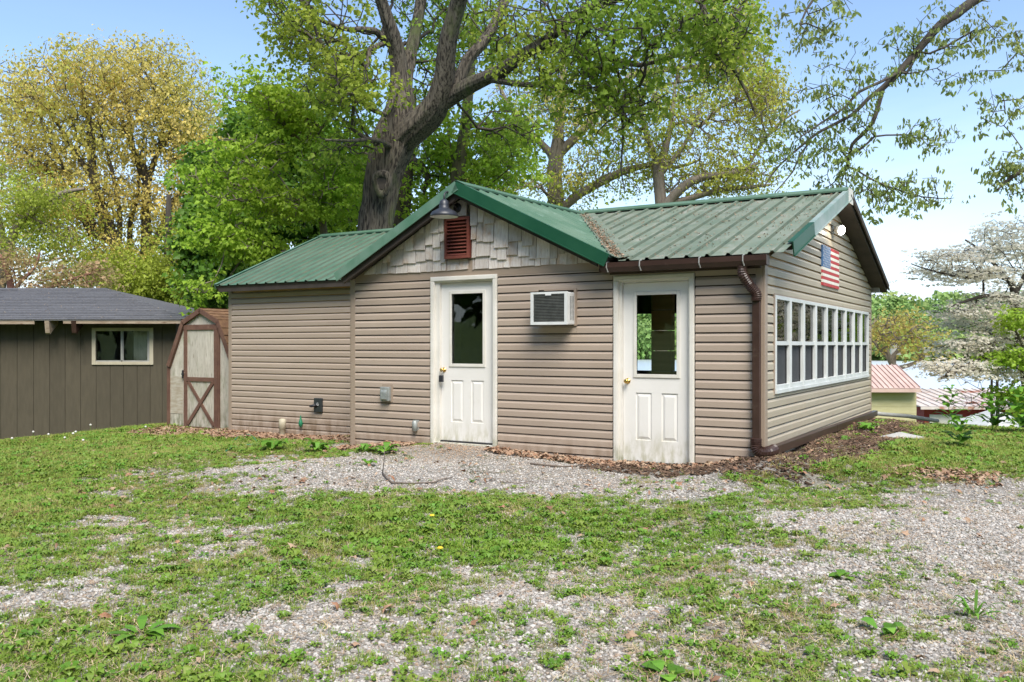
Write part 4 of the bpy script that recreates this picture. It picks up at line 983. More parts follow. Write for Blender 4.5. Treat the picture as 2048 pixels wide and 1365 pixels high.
# low white canopy tent in front of the boathouse
ct = at(1985, 0, 38); tent = empty('canopy', (ct.x, 38, -4.0), R(12), label='faded white peaked canopy standing in front of the red boathouse', cat='canopy')
M['canvas'] = mat('faded_canvas', (.56,.57,.56), (.44,.45,.43), 2, .7, bump=.1)
he, hp = CAMZ-160/FPX*38+4.0, CAMZ-128/FPX*38+4.0
g = MB(); g.add([(-1.3,-1.2,he),(1.2,-1.2,he),(1.2,1.2,he),(-1.3,1.2,he),(0,0,hp)], [(0,1,4),(1,2,4),(2,3,4),(3,0,4)]); g.box(-1.3,1.2,-1.21,-1.2,he-.12,he); g.box(1.2,1.21,-1.2,1.2,he-.12,he); g.build('canopy_top', M['canvas'], tent)
for a_, b_ in ((-1.25,-1.15),(1.15,-1.15),(1.15,1.15),(-1.25,1.15)): MB().tube([(a_,b_,-.8),(a_,b_,he)], .04, 8).build('leg', M['greyp'], tent)
# utility pole and bird house
up_ = at(1787, 0, 48); pole = empty('utility_pole', (up_.x, 48, -7.0), 0, label='weathered utility pole with a crossarm rising behind the pale yellow shed', cat='pole')
g = MB(); g.tube([(0,0,0),(0,0,CAMZ+52/FPX*48+7.0)], [.17,.12], 10); g.build('pole', M['bark3'], pole)
MB().box(-.7,.7,-.08,.08,CAMZ+35/FPX*48+7.0,CAMZ+39/FPX*48+7.0).build('crossarm', M['bark3'], pole)
MB().box(-.25,.30,-.3,-.14,CAMZ-20/FPX*48+7.0,CAMZ+2/FPX*48+7.0).build('equipment_box', M['acwhite'], pole)
# ------------------------------------------------------------------ leaf shapes and sprays
def leaf_kite(w=.42, fold=.12):
    return [(0,0,0),(.45,-w,fold),(1,0,-.12),(.45,w,fold),(.5,0,0)], [(0,1,4),(1,2,4),(0,4,3),(4,2,3)]
def leaf_maple():
    o = [(0,0),(.12,-.28),(.02,-.5),(.36,-.34),(.52,-.58),(.60,-.24),(1.0,0),(.60,.24),(.52,.58),(.36,.34),(.02,.5),(.12,.28)]
    v = [(.35,0,.06)] + [(x, y, -.10*abs(y)*2 - (.1 if x > .9 else 0)) for x, y in o]
    return v, [(0, i+1, (i+1) % 12 + 1) for i in range(12)]
def leaf_long(): return [(0,0,0),(.3,-.17,.05),(.7,-.15,.0),(1,0,-.2),(.7,.15,.0),(.3,.17,.05)], [(0,1,5),(1,2,4,5),(2,3,4)]
def spray(leaf, n, size, spread, droop, seed, m, name, stem=True, flat=0.0):
    r = random.Random(seed); V, F = [], []; lv, lf = leaf
    for i in range(n):
        az = r.uniform(0, 2*math.pi); rad = spread*r.random()**.5
        c = Vector((math.cos(az)*rad, math.sin(az)*rad, r.uniform(-.5,.5)*spread*(1-flat)))
        s = size*r.uniform(.6, 1.25)
        rot = Matrix.Rotation(az + r.uniform(-1,1), 3, 'Z') @ Matrix.Rotation(r.uniform(.1, 1.0)*droop, 3, 'Y') @ Matrix.Rotation(r.uniform(-.7,.7), 3, 'X')
        b = len(V)
        for p in lv: V.append(c + rot @ (Vector(p)*s))
        F += [tuple(q+b for q in f) for f in lf]
    return src_obj(name, V, F, m)
def sprays(leaf, n, size, spread, droop, m, name, k=3, **kw): return [spray(leaf, n, size, spread, droop, 31+i, m, name, **kw) for i in range(k)]

# ------------------------------------------------------------------ trees
def catmull(P, Rr, step):
    out, rr = [], []
    for i in range(len(P)-1):
        p0, p1, p2, p3 = P[max(i-1,0)], P[i], P[i+1], P[min(i+2,len(P)-1)]
        n = max(2, int((p2-p1).length/step))
        for k in range(n):
            t = k/n; out.append(.5*((2*p1)+(p2-p0)*t+(2*p0-5*p1+4*p2-p3)*t*t+(3*p1-p0-3*p2+p3)*t**3)); rr.append(Rr[i]*(1-t)+Rr[i+1]*t)
    out.append(P[-1]); rr.append(Rr[-1]); return out, rr

def limb_mesh(mbv, mbf, pts, rad, n, rough, seed):
    pts = np.array([tuple(p) for p in pts]); rad = np.array(rad); m = len(pts)
    tg = np.gradient(pts, axis=0); tg /= np.linalg.norm(tg, axis=1)[:,None]+1e-9
    up = np.array([1.0,.15,.05]); base = len(mbv)
    s = np.concatenate([[0], np.cumsum(np.linalg.norm(np.diff(pts,axis=0),axis=1))])
    for i in range(m):
        x = np.cross(tg[i], up); x /= np.linalg.norm(x)+1e-9; y = np.cross(x, tg[i]); up = y
        a = np.linspace(0, 2*np.pi, n, endpoint=False)
        k = 1.0
        if rough:
            k = 1 + (.055*(np.abs(vnoise(np.cos(a)*rad[i]*22+9, np.sin(a)*rad[i]*22+9, np.full(n, s[i]*1.3), seed+7)-.5)*4-1) if rad[i] > .12 else 0) + rough*(vnoise(a*3.5/ (1), np.full(n, s[i]*1.1), None, seed)-.5)*1.2 + rough*.9*(vnoise(np.cos(a)*2+5, np.sin(a)*2+5, np.full(n, s[i]*.9), seed+3)-.5)
        ring = pts[i] + (np.outer(np.cos(a), x)+np.outer(np.sin(a), y))*(rad[i]*k)[:,None] if rough else pts[i] + (np.outer(np.cos(a), x)+np.outer(np.sin(a), y))*rad[i]
        mbv.extend(ring.tolist())
    for i in range(m-1):
        for k in range(n):
            k2 = (k+1) % n; mbf.append((base+i*n+k, base+i*n+k2, base+(i+1)*n+k2, base+(i+1)*n+k))

def tree(name, label, limbs, blobs, leaves, bark, seed=1, step=.35, tips=1500, bf=.25, lpt=3, jit=.22, lscale=1.0, sag=0.0, rough=.10,
         group=None, rmin=.006, ground=True, sides=16, tint=None, clump=.0, upright=0.0, cat='tree', origin=None, leafthr=3, flatleaf=False, mid=0.0):
    """limbs: lists of (px, py, depth, radius px); blobs: (px, py, depth, rx px, ry px, rdepth m, weight); a tree grown between them"""
    r_ = np.random.default_rng(seed); rr = random.Random(seed)
    W = [[(at(x, y, d), max(rad*d/FPX, .008)) for x, y, d, rad in lb] for lb in limbs]
    p0 = W[0][0][0]; gz_ = Hs(p0.x, p0.y)
    if ground and p0.z > gz_ - .2: W[0] = [(Vector((p0.x, p0.y, gz_-.3)), W[0][0][1]*1.35), (Vector((p0.x, p0.y, gz_+.5)), W[0][0][1]*1.08)] + W[0]
    org = Vector((W[0][0][0].x, W[0][0][0].y, gz_ if ground else W[0][0][0].z))
    root = empty(name, org, 0, label=label, cat=cat, group=group)
    mv, mf = [], []; N, PR, PL, RD, GEN = [], [], [], [], []
    for li, lb in enumerate(W):
        P, Q = catmull([p for p, _ in lb], [q for _, q in lb], step if li == 0 else step)
        limb_mesh(mv, mf, P, Q, sides if Q[0] > .05 else 8, rough if Q[0] > .05 else 0, seed+li)
        if li: 
            A = np.array(N); d = np.linalg.norm(A - np.array(P[0]), axis=1); par = int(d.argmin()); pl = PL[par]
        else: par = -1; pl = 0
        for k, (p, q) in enumerate(zip(P, Q)):
            N.append(tuple(p)); PR.append(par); pl += step; PL.append(pl*.6); RD.append(q); GEN.append(0); par = len(N)-1
    V = np.array(mv) - np.array(org); np_mesh('trunk', V, np.array(mf), bark, root, smooth=True)
    nb = len(N)
    # targets
    T = []; wsum = sum(b[6] for b in blobs)
    for px, py, d, rx, ry, rd, w in blobs:
        n = int(tips*w/wsum); c = np.array(at(px, py, d))
        q = r_.normal(size=(n*3,3)); q /= np.linalg.norm(q,axis=1)[:,None]; q *= (r_.random((n*3,1))**(1/2.4))
        q = c + q*np.array([rx*d/FPX, rd, ry*d/FPX])
        if clump:
            nv = vnoise(q[:,0]*clump, q[:,1]*clump, q[:,2]*clump*1.4, seed); q = q[np.argsort(-(nv + r_.random(len(q))*.35))]
        else: q = q
        T.append(q[:n])
    T = np.concatenate(T); A = np.zeros((nb + len(T)*14, 3)); A[:nb] = N; PLa = np.zeros(len(A)); PLa[:nb] = PL; cnt = nb
    dmin = np.min(np.linalg.norm(T[:,None,:]-A[None,:nb:3,:],axis=2),axis=1); T = T[np.argsort(dmin)]
    parent = PR + [0]*(len(A)-nb); tipset = []
    usable = np.zeros(len(A), bool); usable[:nb] = [q < max(RD)*.75 or True for q in RD]
    if ground: usable[:nb] &= (A[:nb,2] > min(b_[0][0].z for b_ in [W[1]] ) - 3.0) if len(W) > 1 else (A[:nb,2] > org.z + 1.2)
    for t in T:
        d = np.linalg.norm(A[:cnt]-t, axis=1); cost = d + bf*PLa[:cnt]; cost[~usable[:cnt]] = 1e9; cost[cnt:] = 1e9
        j = int(cost.argmin()); L_ = d[j]
        if L_ < .08: continue
        k = max(1, min(12, int(L_/step))); q0 = A[j]
        side = r_.normal(size=3)*L_*.10; side[2] += (L_*.12 if upright >= 0 else 0)*(1 if sag == 0 else -sag)
        par = j
        for s_ in range(1, k+1):
            f = s_/k; p = q0*(1-f)+t*f + side*math.sin(math.pi*f) + (r_.normal(size=3)*.03*min(1,L_) if s_ < k else 0)
            if cnt >= len(A): break
            A[cnt] = p; parent[cnt] = par; PLa[cnt] = PLa[par] + L_/k; usable[cnt] = True; par = cnt; cnt += 1
        tipset.append(par)
    A = A[:cnt]; parent = np.array(parent[:cnt])
    # pipe model radii
    flow = np.zeros(cnt); child = np.zeros(cnt, bool); child[parent[nb:]] = True
    e = 2.25; flow[~child] = rmin**e
    for i in range(cnt-1, nb-1, -1):
        flow[i] = max(flow[i], rmin**e)
        if parent[i] >= nb: flow[parent[i]] += flow[i]
    rad = flow**(1/e); idx = np.arange(nb, cnt); par = parent[idx]
    r0 = np.where(par < nb, rad[idx]*1.25, np.minimum(rad[np.minimum(par,cnt-1)], rad[idx]*1.8)); r1 = rad[idx]*.98
    a, b = A[par], A[idx]; t = b-a; t /= np.linalg.norm(t,axis=1)[:,None]+1e-9
    ref = np.where(np.abs(t[:,2:3]) < .9, np.array([[0,0,1.]]), np.array([[1.,0,0]])); x = np.cross(t, ref); x /= np.linalg.norm(x,axis=1)[:,None]; y = np.cross(t, x)
    K = 4; rings = []
    for (c, rd_) in ((a, r0), (b, r1)):
        for q in range(K):
            an = 2*math.pi*q/K; rings.append(c + (x*math.cos(an)+y*math.sin(an))*rd_[:,None])
    Vv = np.stack(rings, 1).reshape(-1,3) - np.array(org); m_ = len(idx); o_ = (np.arange(m_)*2*K)[:,None]
    Fq = np.concatenate([o_ + np.array([[q, (q+1)%K, K+(q+1)%K, K+q]]) for q in range(K)], 0)
    np_mesh('branches', Vv, Fq, M['bark4'] if bark is M['bark'] else bark, root, smooth=True, kind='stuff')
    # leaves at and near the tips
    if lpt:
        tp = np.array(sorted(set(tipset)), int); chain = [tp]; c_ = tp
        for _ in range(leafthr-1):
            c_ = np.where(c_ >= nb, parent[c_], c_); chain.append(c_[c_ >= nb])
        base_ = np.concatenate(chain); pts = np.repeat(A[base_], lpt, axis=0)
        pts = pts + r_.normal(size=pts.shape)*jit*np.array([1,1,.7])
        n = len(pts); rot = np.stack([r_.uniform(-.5,.5,n), r_.uniform(-.5,.5,n), r_.uniform(0,6.283,n)],1)
        if flatleaf: rot[:,:2] *= .35
        scl = r_.uniform(.65,1.25,n)*lscale; pick = r_.integers(0, len(leaves), n)
        tn = vnoise(pts[:,0]*.55, pts[:,1]*.55, pts[:,2]*.55, seed+9); tn = np.clip((tn-.35)*2.2, 0, 1)*(tint if tint is not None else .8)
        print(name, 'tips', len(tp), 'sprays', n, 'twig edges', m_)
        scatter('crown', pts - np.array(org), rot, scl, pick, tn, leaves, root, kind='stuff')
    return root

LK = leaf_kite()
maple_src = sprays(LK, 9, .105, .17, 1.3, M['lf_maple'], 'maple_spray', 4)
deep_src = sprays(leaf_kite(.5), 9, .15, .22, 1.2, M['lf_deep'], 'deep_spray', 3)
lime_src = sprays(LK, 9, .12, .20, 1.1, M['lf_lime'], 'lime_spray', 3, flat=.5)
gold_src = sprays(leaf_kite(.34), 9, .135, .30, 1.4, M['lf_gold'], 'gold_spray', 3)
olive_src = sprays(leaf_kite(.36), 9, .11, .28, 1.4, M['lf_olive'], 'olive_spray', 3)
over_src = sprays(leaf_long(), 6, .088, .065, 2.6, M['lf_over'], 'overhang_spray', 4)
pink_src = sprays(LK, 7, .10, .2, 1.2, M['lf_pink'], 'pink_spray', 2)
orange_src = sprays(LK, 7, .16, .3, 1.2, M['lf_orange'], 'orange_spray', 2)
petal_src = sprays(leaf_kite(.45, .02), 10, .055, .12, .5, M['petal'], 'blossom_spray', 3, flat=.8)
far_src = sprays(leaf_kite(.5), 16, 1.5, 2.6, 1.2, M['lf_far'], 'far_clump', 3)
firn_src = sprays(leaf_long(), 14, .28, .3, 1.2, M['lf_deep'], 'needle_spray', 2)

D = 19.0
big = tree('maple_tree', 'huge rugged maple with forked trunk and round knot rising behind the cabin roof', [
    [(744,620,D,38),(748,465,D,35),(756,410,D,34),(768,345,D,36),(785,290,D,42),(797,240,D,34),(800,190,D,22),(797,130,D,18),(785,70,D-.3,14.5),(762,0,D-.6,11.5),(740,-80,D-1,11),(725,-180,D-1.2,7)],
    [(800,215,D,26),(812,150,D+.2,15),(826,90,D+.4,13),(838,30,D+.6,11),(852,-60,D+.9,12),(880,-180,D+1,7)],
    [(786,300,D,28),(822,262,D-.2,30),(856,232,D-.4,29),(876,200,D-.6,25),(889,150,D-.8,21),(893,100,D-1,19),(904,50,D-1.2,17),(918,0,D-1.4,16),(938,-90,D-2,15),(960,-200,D-2.5,9)],
    [(872,210,D-.5,20),(905,192,D-.6,18),(943,170,D-.9,15.5),(1002,143,D-1.3,13.5),(1048,108,D-1.7,12),(1091,84,D-2,12),(1139,38,D-2.4,10),(1185,15,D-2.7,8.5),(1240,-5,D-3,9),(1330,-40,D-3.2,6)],
    [(905,190,D-.6,14),(935,120,D-.4,12),(962,90,D-.3,11),(985,55,D,10),(1012,0,D+.3,9),(1040,-90,D+.6,8)],
    [(1085,90,D-2,9),(1139,97,D-2.2,8),(1190,108,D-2.4,7),(1232,120,D-2.6,6),(1278,131,D-2.8,4.5),(1330,118,D-3,3.5),(1400,100,D-3,2.5)],
    [(1139,98,D-2.2,7),(1168,130,D-2.3,6.5),(1196,167,D-2.4,6),(1228,208,D-2.5,5),(1258,244,D-2.6,4)],
    [(1244,228,D-2.55,3.2),(1246,280,D-2.6,2.4),(1242,340,D-2.6,1.6),(1250,380,D-2.6,1)],
    [(985,160,D-1.2,6),(1030,168,D-1.4,5.5),(1080,171,D-1.6,5),(1130,178,D-1.8,4),(1170,189,D-2,3)],
    [(1225,118,D-2.5,3.5),(1240,155,D-2.6,3),(1262,200,D-2.6,2.2),(1285,240,D-2.6,1.4)],
    [(1380,-60,D-4,7),(1402,0,D-4,6),(1423,68,D-4,5),(1474,150,D-4,3.5),(1500,200,D-4,2.2),(1512,235,D-4,1.2)],
    [(796,110,D,8),(750,62,D-.5,6.5),(700,60,D-1,5),(650,45,D-1.5,3.5),(600,20,D-2,2)],
    [(790,80,D,7),(740,100,D-.6,5),(732,140,D-.8,4),(690,80,D-1.4,3),(640,90,D-1.8,2)],
    [(795,160,D,7),(770,230,D-1,5),(720,200,D-1.4,4),(660,170,D-1.6,2.6)],
    [(790,300,D,7),(750,280,D-1.2,5),(700,282,D-2,3),(650,280,D-2.4,1.8)],
    ], [
    (680,60,D-1,140,90,2.5,1.5),(600,40,D-1,60,80,2,.5),(700,180,D-1.5,100,60,1.8,.75),(700,300,D-.8,70,40,1.2,.22),(900,40,D+1.8,150,60,1.6,.8),(1000,90,D+1,110,60,1.6,.7),
    (1110,60,D-2.5,140,80,2.4,.9),(1130,170,D-2.4,130,70,1.5,.9),(1230,210,D-2.6,110,80,1.2,.7),(1250,70,D-3,140,90,2.5,.8),(1380,60,D-3.5,120,90,2.2,.75),
    (1440,110,D-4,60,90,1.5,.6),(850,-80,D+1,260,110,2.5,.9),(1150,-80,D-2,260,110,4,.8),(1000,260,D+.5,100,60,1.2,.3),(860,140,D+1.2,60,90,1,.3)],
    maple_src, M['bark'], seed=3, tips=2900, lpt=1, leafthr=1, jit=.24, lscale=.95, clump=.35, rough=.16, sides=72, rmin=.008, sag=.6, step=.3)
# knot on the trunk: a ring of callus bark round a dark hollow
kt = at(763, 366, 18.32); mb = MB(); RK, rk = .17, .075
for a_ in range(20):
    for b__ in range(8):
        A_, B_ = 2*math.pi*a_/20, 2*math.pi*b__/8; rr_ = RK*(1+.12*math.sin(A_*3)) + rk*math.cos(B_); mb.v.append((rr_*math.cos(A_)*.85, -rk*math.sin(B_)*1.2+.06, rr_*math.sin(A_)*1.25))
for a_ in range(20):
    for b__ in range(8): mb.f.append((a_*8+b__, ((a_+1)%20)*8+b__, ((a_+1)%20)*8+(b__+1)%8, a_*8+(b__+1)%8))
ko = mb.build('knot', M['bark'], big, smooth=True); ko.location = kt - big.location
kh = MB(); kh.lathe([(.001,-.02),(.13,.0)], (0,0,0), 16); ko2 = kh.build('knot_hollow', M['dark'], big); ko2.rotation_euler = (R(90),0,0); ko2.location = kt - big.location + Vector((0,.02,0))

tree('forest_tree', 'slender dark mossy tree rising just behind the gable peak', [
    [(905,440,23,14),(912,366,23,13.5),(920,320,23,12.5),(928,270,23,11.5),(936,197,23,10.5),(942,120,23.2,9),(950,20,23.5,7)],
    [(928,258,23,5),(960,249,23,4.5),(1000,250,22.8,4),(1050,254,22.5,3),(1095,251,22.3,2)],[(914,350,23,4),(900,300,23.3,3),(896,240,23.5,2)]],
    [(900,260,23,90,90,2,1),(990,280,23,90,70,2,1.2),(1000,350,23,90,50,2,.8),(930,100,23,120,80,2,.6)], lime_src, M['bark2'], seed=5, tips=520, rmin=.008, lpt=1, leafthr=2, jit=.3, clump=.8)
tree('forest_tree', 'dark trunk with a crooked stub limb behind the big maple', [
    [(795,520,24,24),(800,436,24,22),(803,380,24,21),(808,328,24,20),(815,260,24.3,17),(822,180,24.5,12)],
    [(808,340,24,9),(828,322,23.8,9),(848,340,23.6,8),(856,360,23.5,7),(846,382,23.5,4)],[(806,350,24,6),(770,330,24,5),(720,300,24,3)]],
    [(850,330,24,70,50,1.6,1),(700,330,24.5,60,70,1.6,1.2),(860,420,24,60,30,1.2,.6)], lime_src, M['bark4'], seed=6, tips=420, rmin=.008, lpt=1, leafthr=2, jit=.3, clump=.8)
tree('oak_tree', 'pale forked oak with yellow-green leaves above the valley of the green roof', [
    [(1112,470,31,19),(1112,410,31,17),(1108,342,31,15),(1114,305,31,15),(1118,262,31,10),(1122,200,31,8),(1128,120,31,6),(1135,40,31,4)],
    [(1110,318,31,9),(1098,304,31,8),(1075,280,31,7),(1050,256,30.8,6),(1028,225,30.6,5),(1009,195,30.5,4),(990,150,30.4,2.5)],
    [(1120,306,31,10),(1160,266,31,9),(1207,212,31,8),(1245,170,31,7),(1276,146,31,6),(1340,140,31,4.5),(1412,133,31,3.5),(1480,150,31,2)],
    [(1118,425,30.8,9),(1150,395,30.7,9),(1184,374,30.6,8.5),(1242,345,30.5,7.5),(1280,334,30.5,6),(1317,330,30.5,5),(1355,335,30.5,3.5),(1400,320,30.4,2)],
    [(1207,212,31,5),(1235,225,31,4),(1300,215,31,3.5),(1380,195,31,2.5),(1450,170,31,1.8)],[(1195,230,31,4.5),(1260,190,31,4),(1330,170,31,3),(1400,160,31,2)]],
    [(1060,230,31,110,90,3,1.2),(1130,200,31,80,50,2,.7),(1130,370,31,90,50,2,1),(1200,250,30.5,100,70,3,1),(1250,330,30.5,110,60,2.5,1.1),(1330,160,31,110,60,2.5,1.1),(1430,100,31,90,110,2.5,1.9),(1490,60,31,25,70,1.5,.5),(1420,20,31,90,50,2,.8),(980,380,31,80,50,2,.7)],
    olive_src, M['bark3'], seed=8, rmin=.010, tips=1900, lpt=1, leafthr=1, jit=.25, lscale=1.05, clump=.15, tint=.9)
tree('oak_tree', 'low spreading pale oak with many limbs over the wing ridge', [
    [(1322,470,29,13),(1322,413,29,12),(1319,370,29,11.5),(1317,335,29,11),(1330,300,29,7),(1342,245,29,5),(1350,170,29,3)],
    [(1318,345,29,7),(1305,300,29,6),(1290,262,29,5),(1280,210,29,3.5),(1272,170,29,2)],[(1320,350,29,5),(1355,310,29,4.5),(1380,270,29,3.5),(1400,220,29,2)],
    [(1330,415,28.8,11),(1352,388,28.6,10.5),(1385,362,28.4,9),(1425,352,28.2,7.5),(1460,348,28,6),(1490,338,28,4.5),(1520,325,28,2.5)],
    [(1350,405,28.7,7),(1372,400,28.6,6.5),(1410,388,28.5,6),(1447,379,28.4,5),(1490,376,28.3,4),(1540,370,28.2,2.5)],
    [(1490,340,28,3.5),(1530,280,28,3),(1560,245,28,2.4),(1600,220,28,1.6)],[(1400,255,29,3),(1440,215,29,2.6),(1500,195,29,2.2),(1545,170,29,1.5)]],
    [(1290,240,29,90,70,2.5,1),(1400,240,29,120,60,2.5,1.2),(1500,200,29,55,60,2,1.2),(1530,180,29,35,50,1.5,.7),(1440,330,28.5,110,50,2,1),(1470,365,28.3,100,25,1.8,1.2),(1530,250,28,40,40,1.5,.5),(1330,320,29,90,60,2,.6),(1480,110,29,60,60,2,.8)],
    olive_src, M['bark3'], seed=9, rmin=.010, tips=1700, lpt=1, leafthr=1, jit=.25, lscale=1.0, clump=.15, tint=.8)
tree('dense_tree', 'dense dark green tree filling the gap between the annex and the barn shed', [
    [(560,640,29,16),(560,500,29,14),(555,400,29,11),(550,300,29,8),(545,230,29,5)],[(558,470,29,7),(500,400,28.6,5),(460,350,28.4,3)],[(557,430,29,7),(620,360,28.8,5),(660,300,28.6,3)]],
    [(480,560,27.6,80,60,2.5,1.1),(500,460,28,110,80,3,2),(560,330,28.5,110,110,3,2.4),(570,240,29,70,50,2,.6),(660,420,28.5,80,100,2.5,1.6),(430,500,28,40,90,2,1),(470,370,28.5,70,60,2.5,.9)],
    deep_src, M['bark4'], seed=12, tips=2000, lpt=2, leafthr=2, jit=.3, lscale=1.2, clump=.5, tint=.35)
tree('young_maple', 'light green young maple with slender bent trunk over the annex roof', [
    [(652,560,21.5,8),(648,470,21.5,7.5),(642,420,21.5,7),(640,375,21.5,6.5),(632,330,21.5,6),(622,290,21.5,5.5),(614,250,21.5,5),(606,190,21.5,3.5)],
    [(641,385,21.5,4),(610,398,21.2,3.5),(575,404,21,3),(540,398,20.8,2.4),(510,385,20.6,1.6)],[(644,425,21.5,3),(665,400,21.6,2.4),(690,380,21.7,1.6)],[(628,310,21.5,3),(590,270,21.3,2.4),(550,240,21,1.6)],[(620,280,21.5,3),(670,230,21.6,2.4),(710,190,21.7,1.6)]],
    [(610,230,21.5,130,60,2,1.8),(520,330,21,120,60,2,1.6),(430,370,21,60,25,1.4,.45),(680,300,21.5,70,70,2,1.3),(540,420,21,120,40,2,1.1),(500,500,20.5,80,28,1.6,1.3),(540,210,21.5,90,50,2,.9),(700,180,21.5,60,60,2,.9),(690,400,21.5,60,50,1.6,.8),(460,470,20.5,70,25,1.5,.7),(430,580,20,50,20,1,.25)],
    lime_src, M['bark3'], seed=13, rmin=.008, tips=1550, lpt=1, leafthr=2, jit=.24, lscale=.95, clump=.9, flatleaf=True, sag=.3)
OD = 32
tree('oak_tree', 'golden spring oak with bent forking trunk behind the outbuilding roof', [
    [(258,640,OD,15),(255,587,OD,14),(243,530,OD,14),(229,485,OD,12),(205,420,OD,10),(187,357,OD,8.5),(182,300,OD,8),(180,250,OD,7),(168,200,OD,4.5),(160,150,OD,3)],
    [(232,492,OD,9),(207,474,OD,9),(187,468,OD,8),(165,430,OD,7),(140,400,OD,6),(112,365,OD,5),(85,332,OD,4.5),(55,305,OD,3.5),(20,280,OD,2)],
    [(190,468,OD,6),(180,430,OD,5.5),(150,380,OD,5),(120,320,OD,4),(95,280,OD,3.5),(80,230,OD,2.5),(60,180,OD,1.5)],
    [(190,365,OD,5),(160,320,OD,4.5),(130,270,OD,3.5),(100,230,OD,2.5),(60,190,OD,1.6)],[(236,510,OD,6),(240,440,OD,5),(232,380,OD,4),(215,310,OD,3),(200,260,OD,2)]],
    [(100,250,OD,110,110,4,2),(180,180,OD,100,90,3.5,1.6),(60,330,OD,90,70,3,1.2),(200,320,OD,90,90,3,.9),(30,200,OD,60,60,3,.8),(200,520,OD,90,60,3,.9),(120,430,OD,90,60,3,.8),(60,430,OD,80,60,3,.5),(200,400,OD,80,60,3,.7)],
    gold_src, M['bark4'], seed=21, tips=3400, rmin=.006, lpt=1, leafthr=1, jit=.25, lscale=.95, clump=0, upright=1)
tree('oak_tree', 'tall golden oak with straight trunk and many rising limbs right of the bent one', [
    [(284,640,OD+1,15),(285,591,OD+1,14),(291,540,OD+1,13),(293,485,OD+1,11),(292,420,OD+1,9),(293,357,OD+1,8),(280,320,OD+1,7),(265,298,OD+1,6),(258,240,OD+1,4.5),(250,180,OD+1,3)],
    [(293,510,OD+1,8),(302,500,OD+1,8),(318,470,OD+1,7.5),(331,442,OD+1,7),(345,405,OD+1,6),(365,383,OD+1,5),(395,355,OD+1,4),(425,336,OD+1,2.6)],
    [(293,400,OD+1,6),(300,350,OD+1,5.5),(318,300,OD+1,5),(340,270,OD+1,4.5),(370,250,OD+1,3.5),(400,225,OD+1,2)],
    [(293,370,OD+1,5),(275,330,OD+1,4.5),(262,290,OD+1,4),(240,230,OD+1,3),(220,170,OD+1,2)],[(318,300,OD+1,4),(330,230,OD+1,3),(335,170,OD+1,2)],
    [(258,520,OD+1,6),(262,440,OD+1,5),(275,400,OD+1,4),(278,340,OD+1,3),(290,260,OD+1,2)]],
    [(250,150,OD+1,110,60,3,1.2),(330,170,OD+1,100,80,3.5,1.6),(390,250,OD+1,80,80,3,1.7),(300,270,OD+1,90,80,3,1.2),(400,330,OD+1,80,80,2.5,1.5),(290,420,OD+1,110,70,3,1.3),(310,520,OD+1,110,50,3,1.2),(390,430,OD+1,70,60,2.5,.8)],
    gold_src, M['bark4'], seed=22, tips=3400, rmin=.006, lpt=1, leafthr=1, jit=.25, lscale=.95, clump=0, upright=1)
tree('oak_tree', 'thinner dark oak with a long drooping limb at the back of the barn shed', [
    [(330,660,30,9),(331,608,30,8.5),(334,550,30,8),(336,485,30,7.5),(337,440,30,6),(338,390,30,4.5)],
    [(335,525,30,4.5),(360,518,29.8,4.5),(391,508,29.6,4),(410,520,29.5,3.6),(425,545,29.4,3),(436,562,29.3,2)],[(332,590,30,4),(350,605,29.8,3.4),(372,620,29.6,2.4),(385,640,29.5,1.5)]],
    [(350,560,30,60,40,2.5,1),(300,580,30,60,40,2.5,1),(380,480,30,60,50,2.5,.8),(400,600,29.5,50,30,2,.6),(250,540,30,80,30,2.5,.6)], olive_src, M['bark4'], seed=23, tips=700, lpt=2, leafthr=2, jit=.3, lscale=1.0, clump=.6, tint=.2)
tree('oak_tree', 'pale leafy tree leaning in from the left edge over the outbuilding', [
    [(-6,640,28,15),(0,560,28,12),(14,505,28,10),(34,455,28,8),(60,430,28,7),(85,412,28,6),(123,387,28,4.5),(170,378,28,3)],[(10,510,28,7),(5,470,28,6),(-5,430,28,5),(-20,360,28,3)],[(60,432,28,4),(90,450,28,3),(140,455,28,2)]],
    [(40,430,28,70,50,2,1),(110,400,28,70,35,2,.8),(10,350,28,60,60,2,.6),(60,500,28,90,30,2,.7),(140,480,28,60,25,2,.4)], olive_src, M['bark3'], seed=24, tips=520, lpt=1, leafthr=2, jit=.28, lscale=.9, clump=.7, tint=.3)
tree('redbud_tree', 'low pinkish redbud with fine reddish branches above the outbuilding ridge', [
    [(30,640,25,9),(22,590,25,8),(20,560,25,6),(10,535,25,4),(0,510,25,3)],[(24,585,25,4),(45,560,25,3.5),(70,535,25,2.5),(80,505,25,1.6)],[(26,600,25,4),(90,580,25,3.5),(140,560,25,3),(190,545,25,2)]],
    [(30,520,25,60,35,1.5,1),(160,550,25,80,30,1.5,1.6),(90,560,25,60,22,1.5,.7)], pink_src, mat('reddish_bark', (.20,.09,.065), (.28,.14,.10), 6, .9, bump=.5), seed=25, tips=300, lpt=1, leafthr=2, jit=.2, lscale=.9)
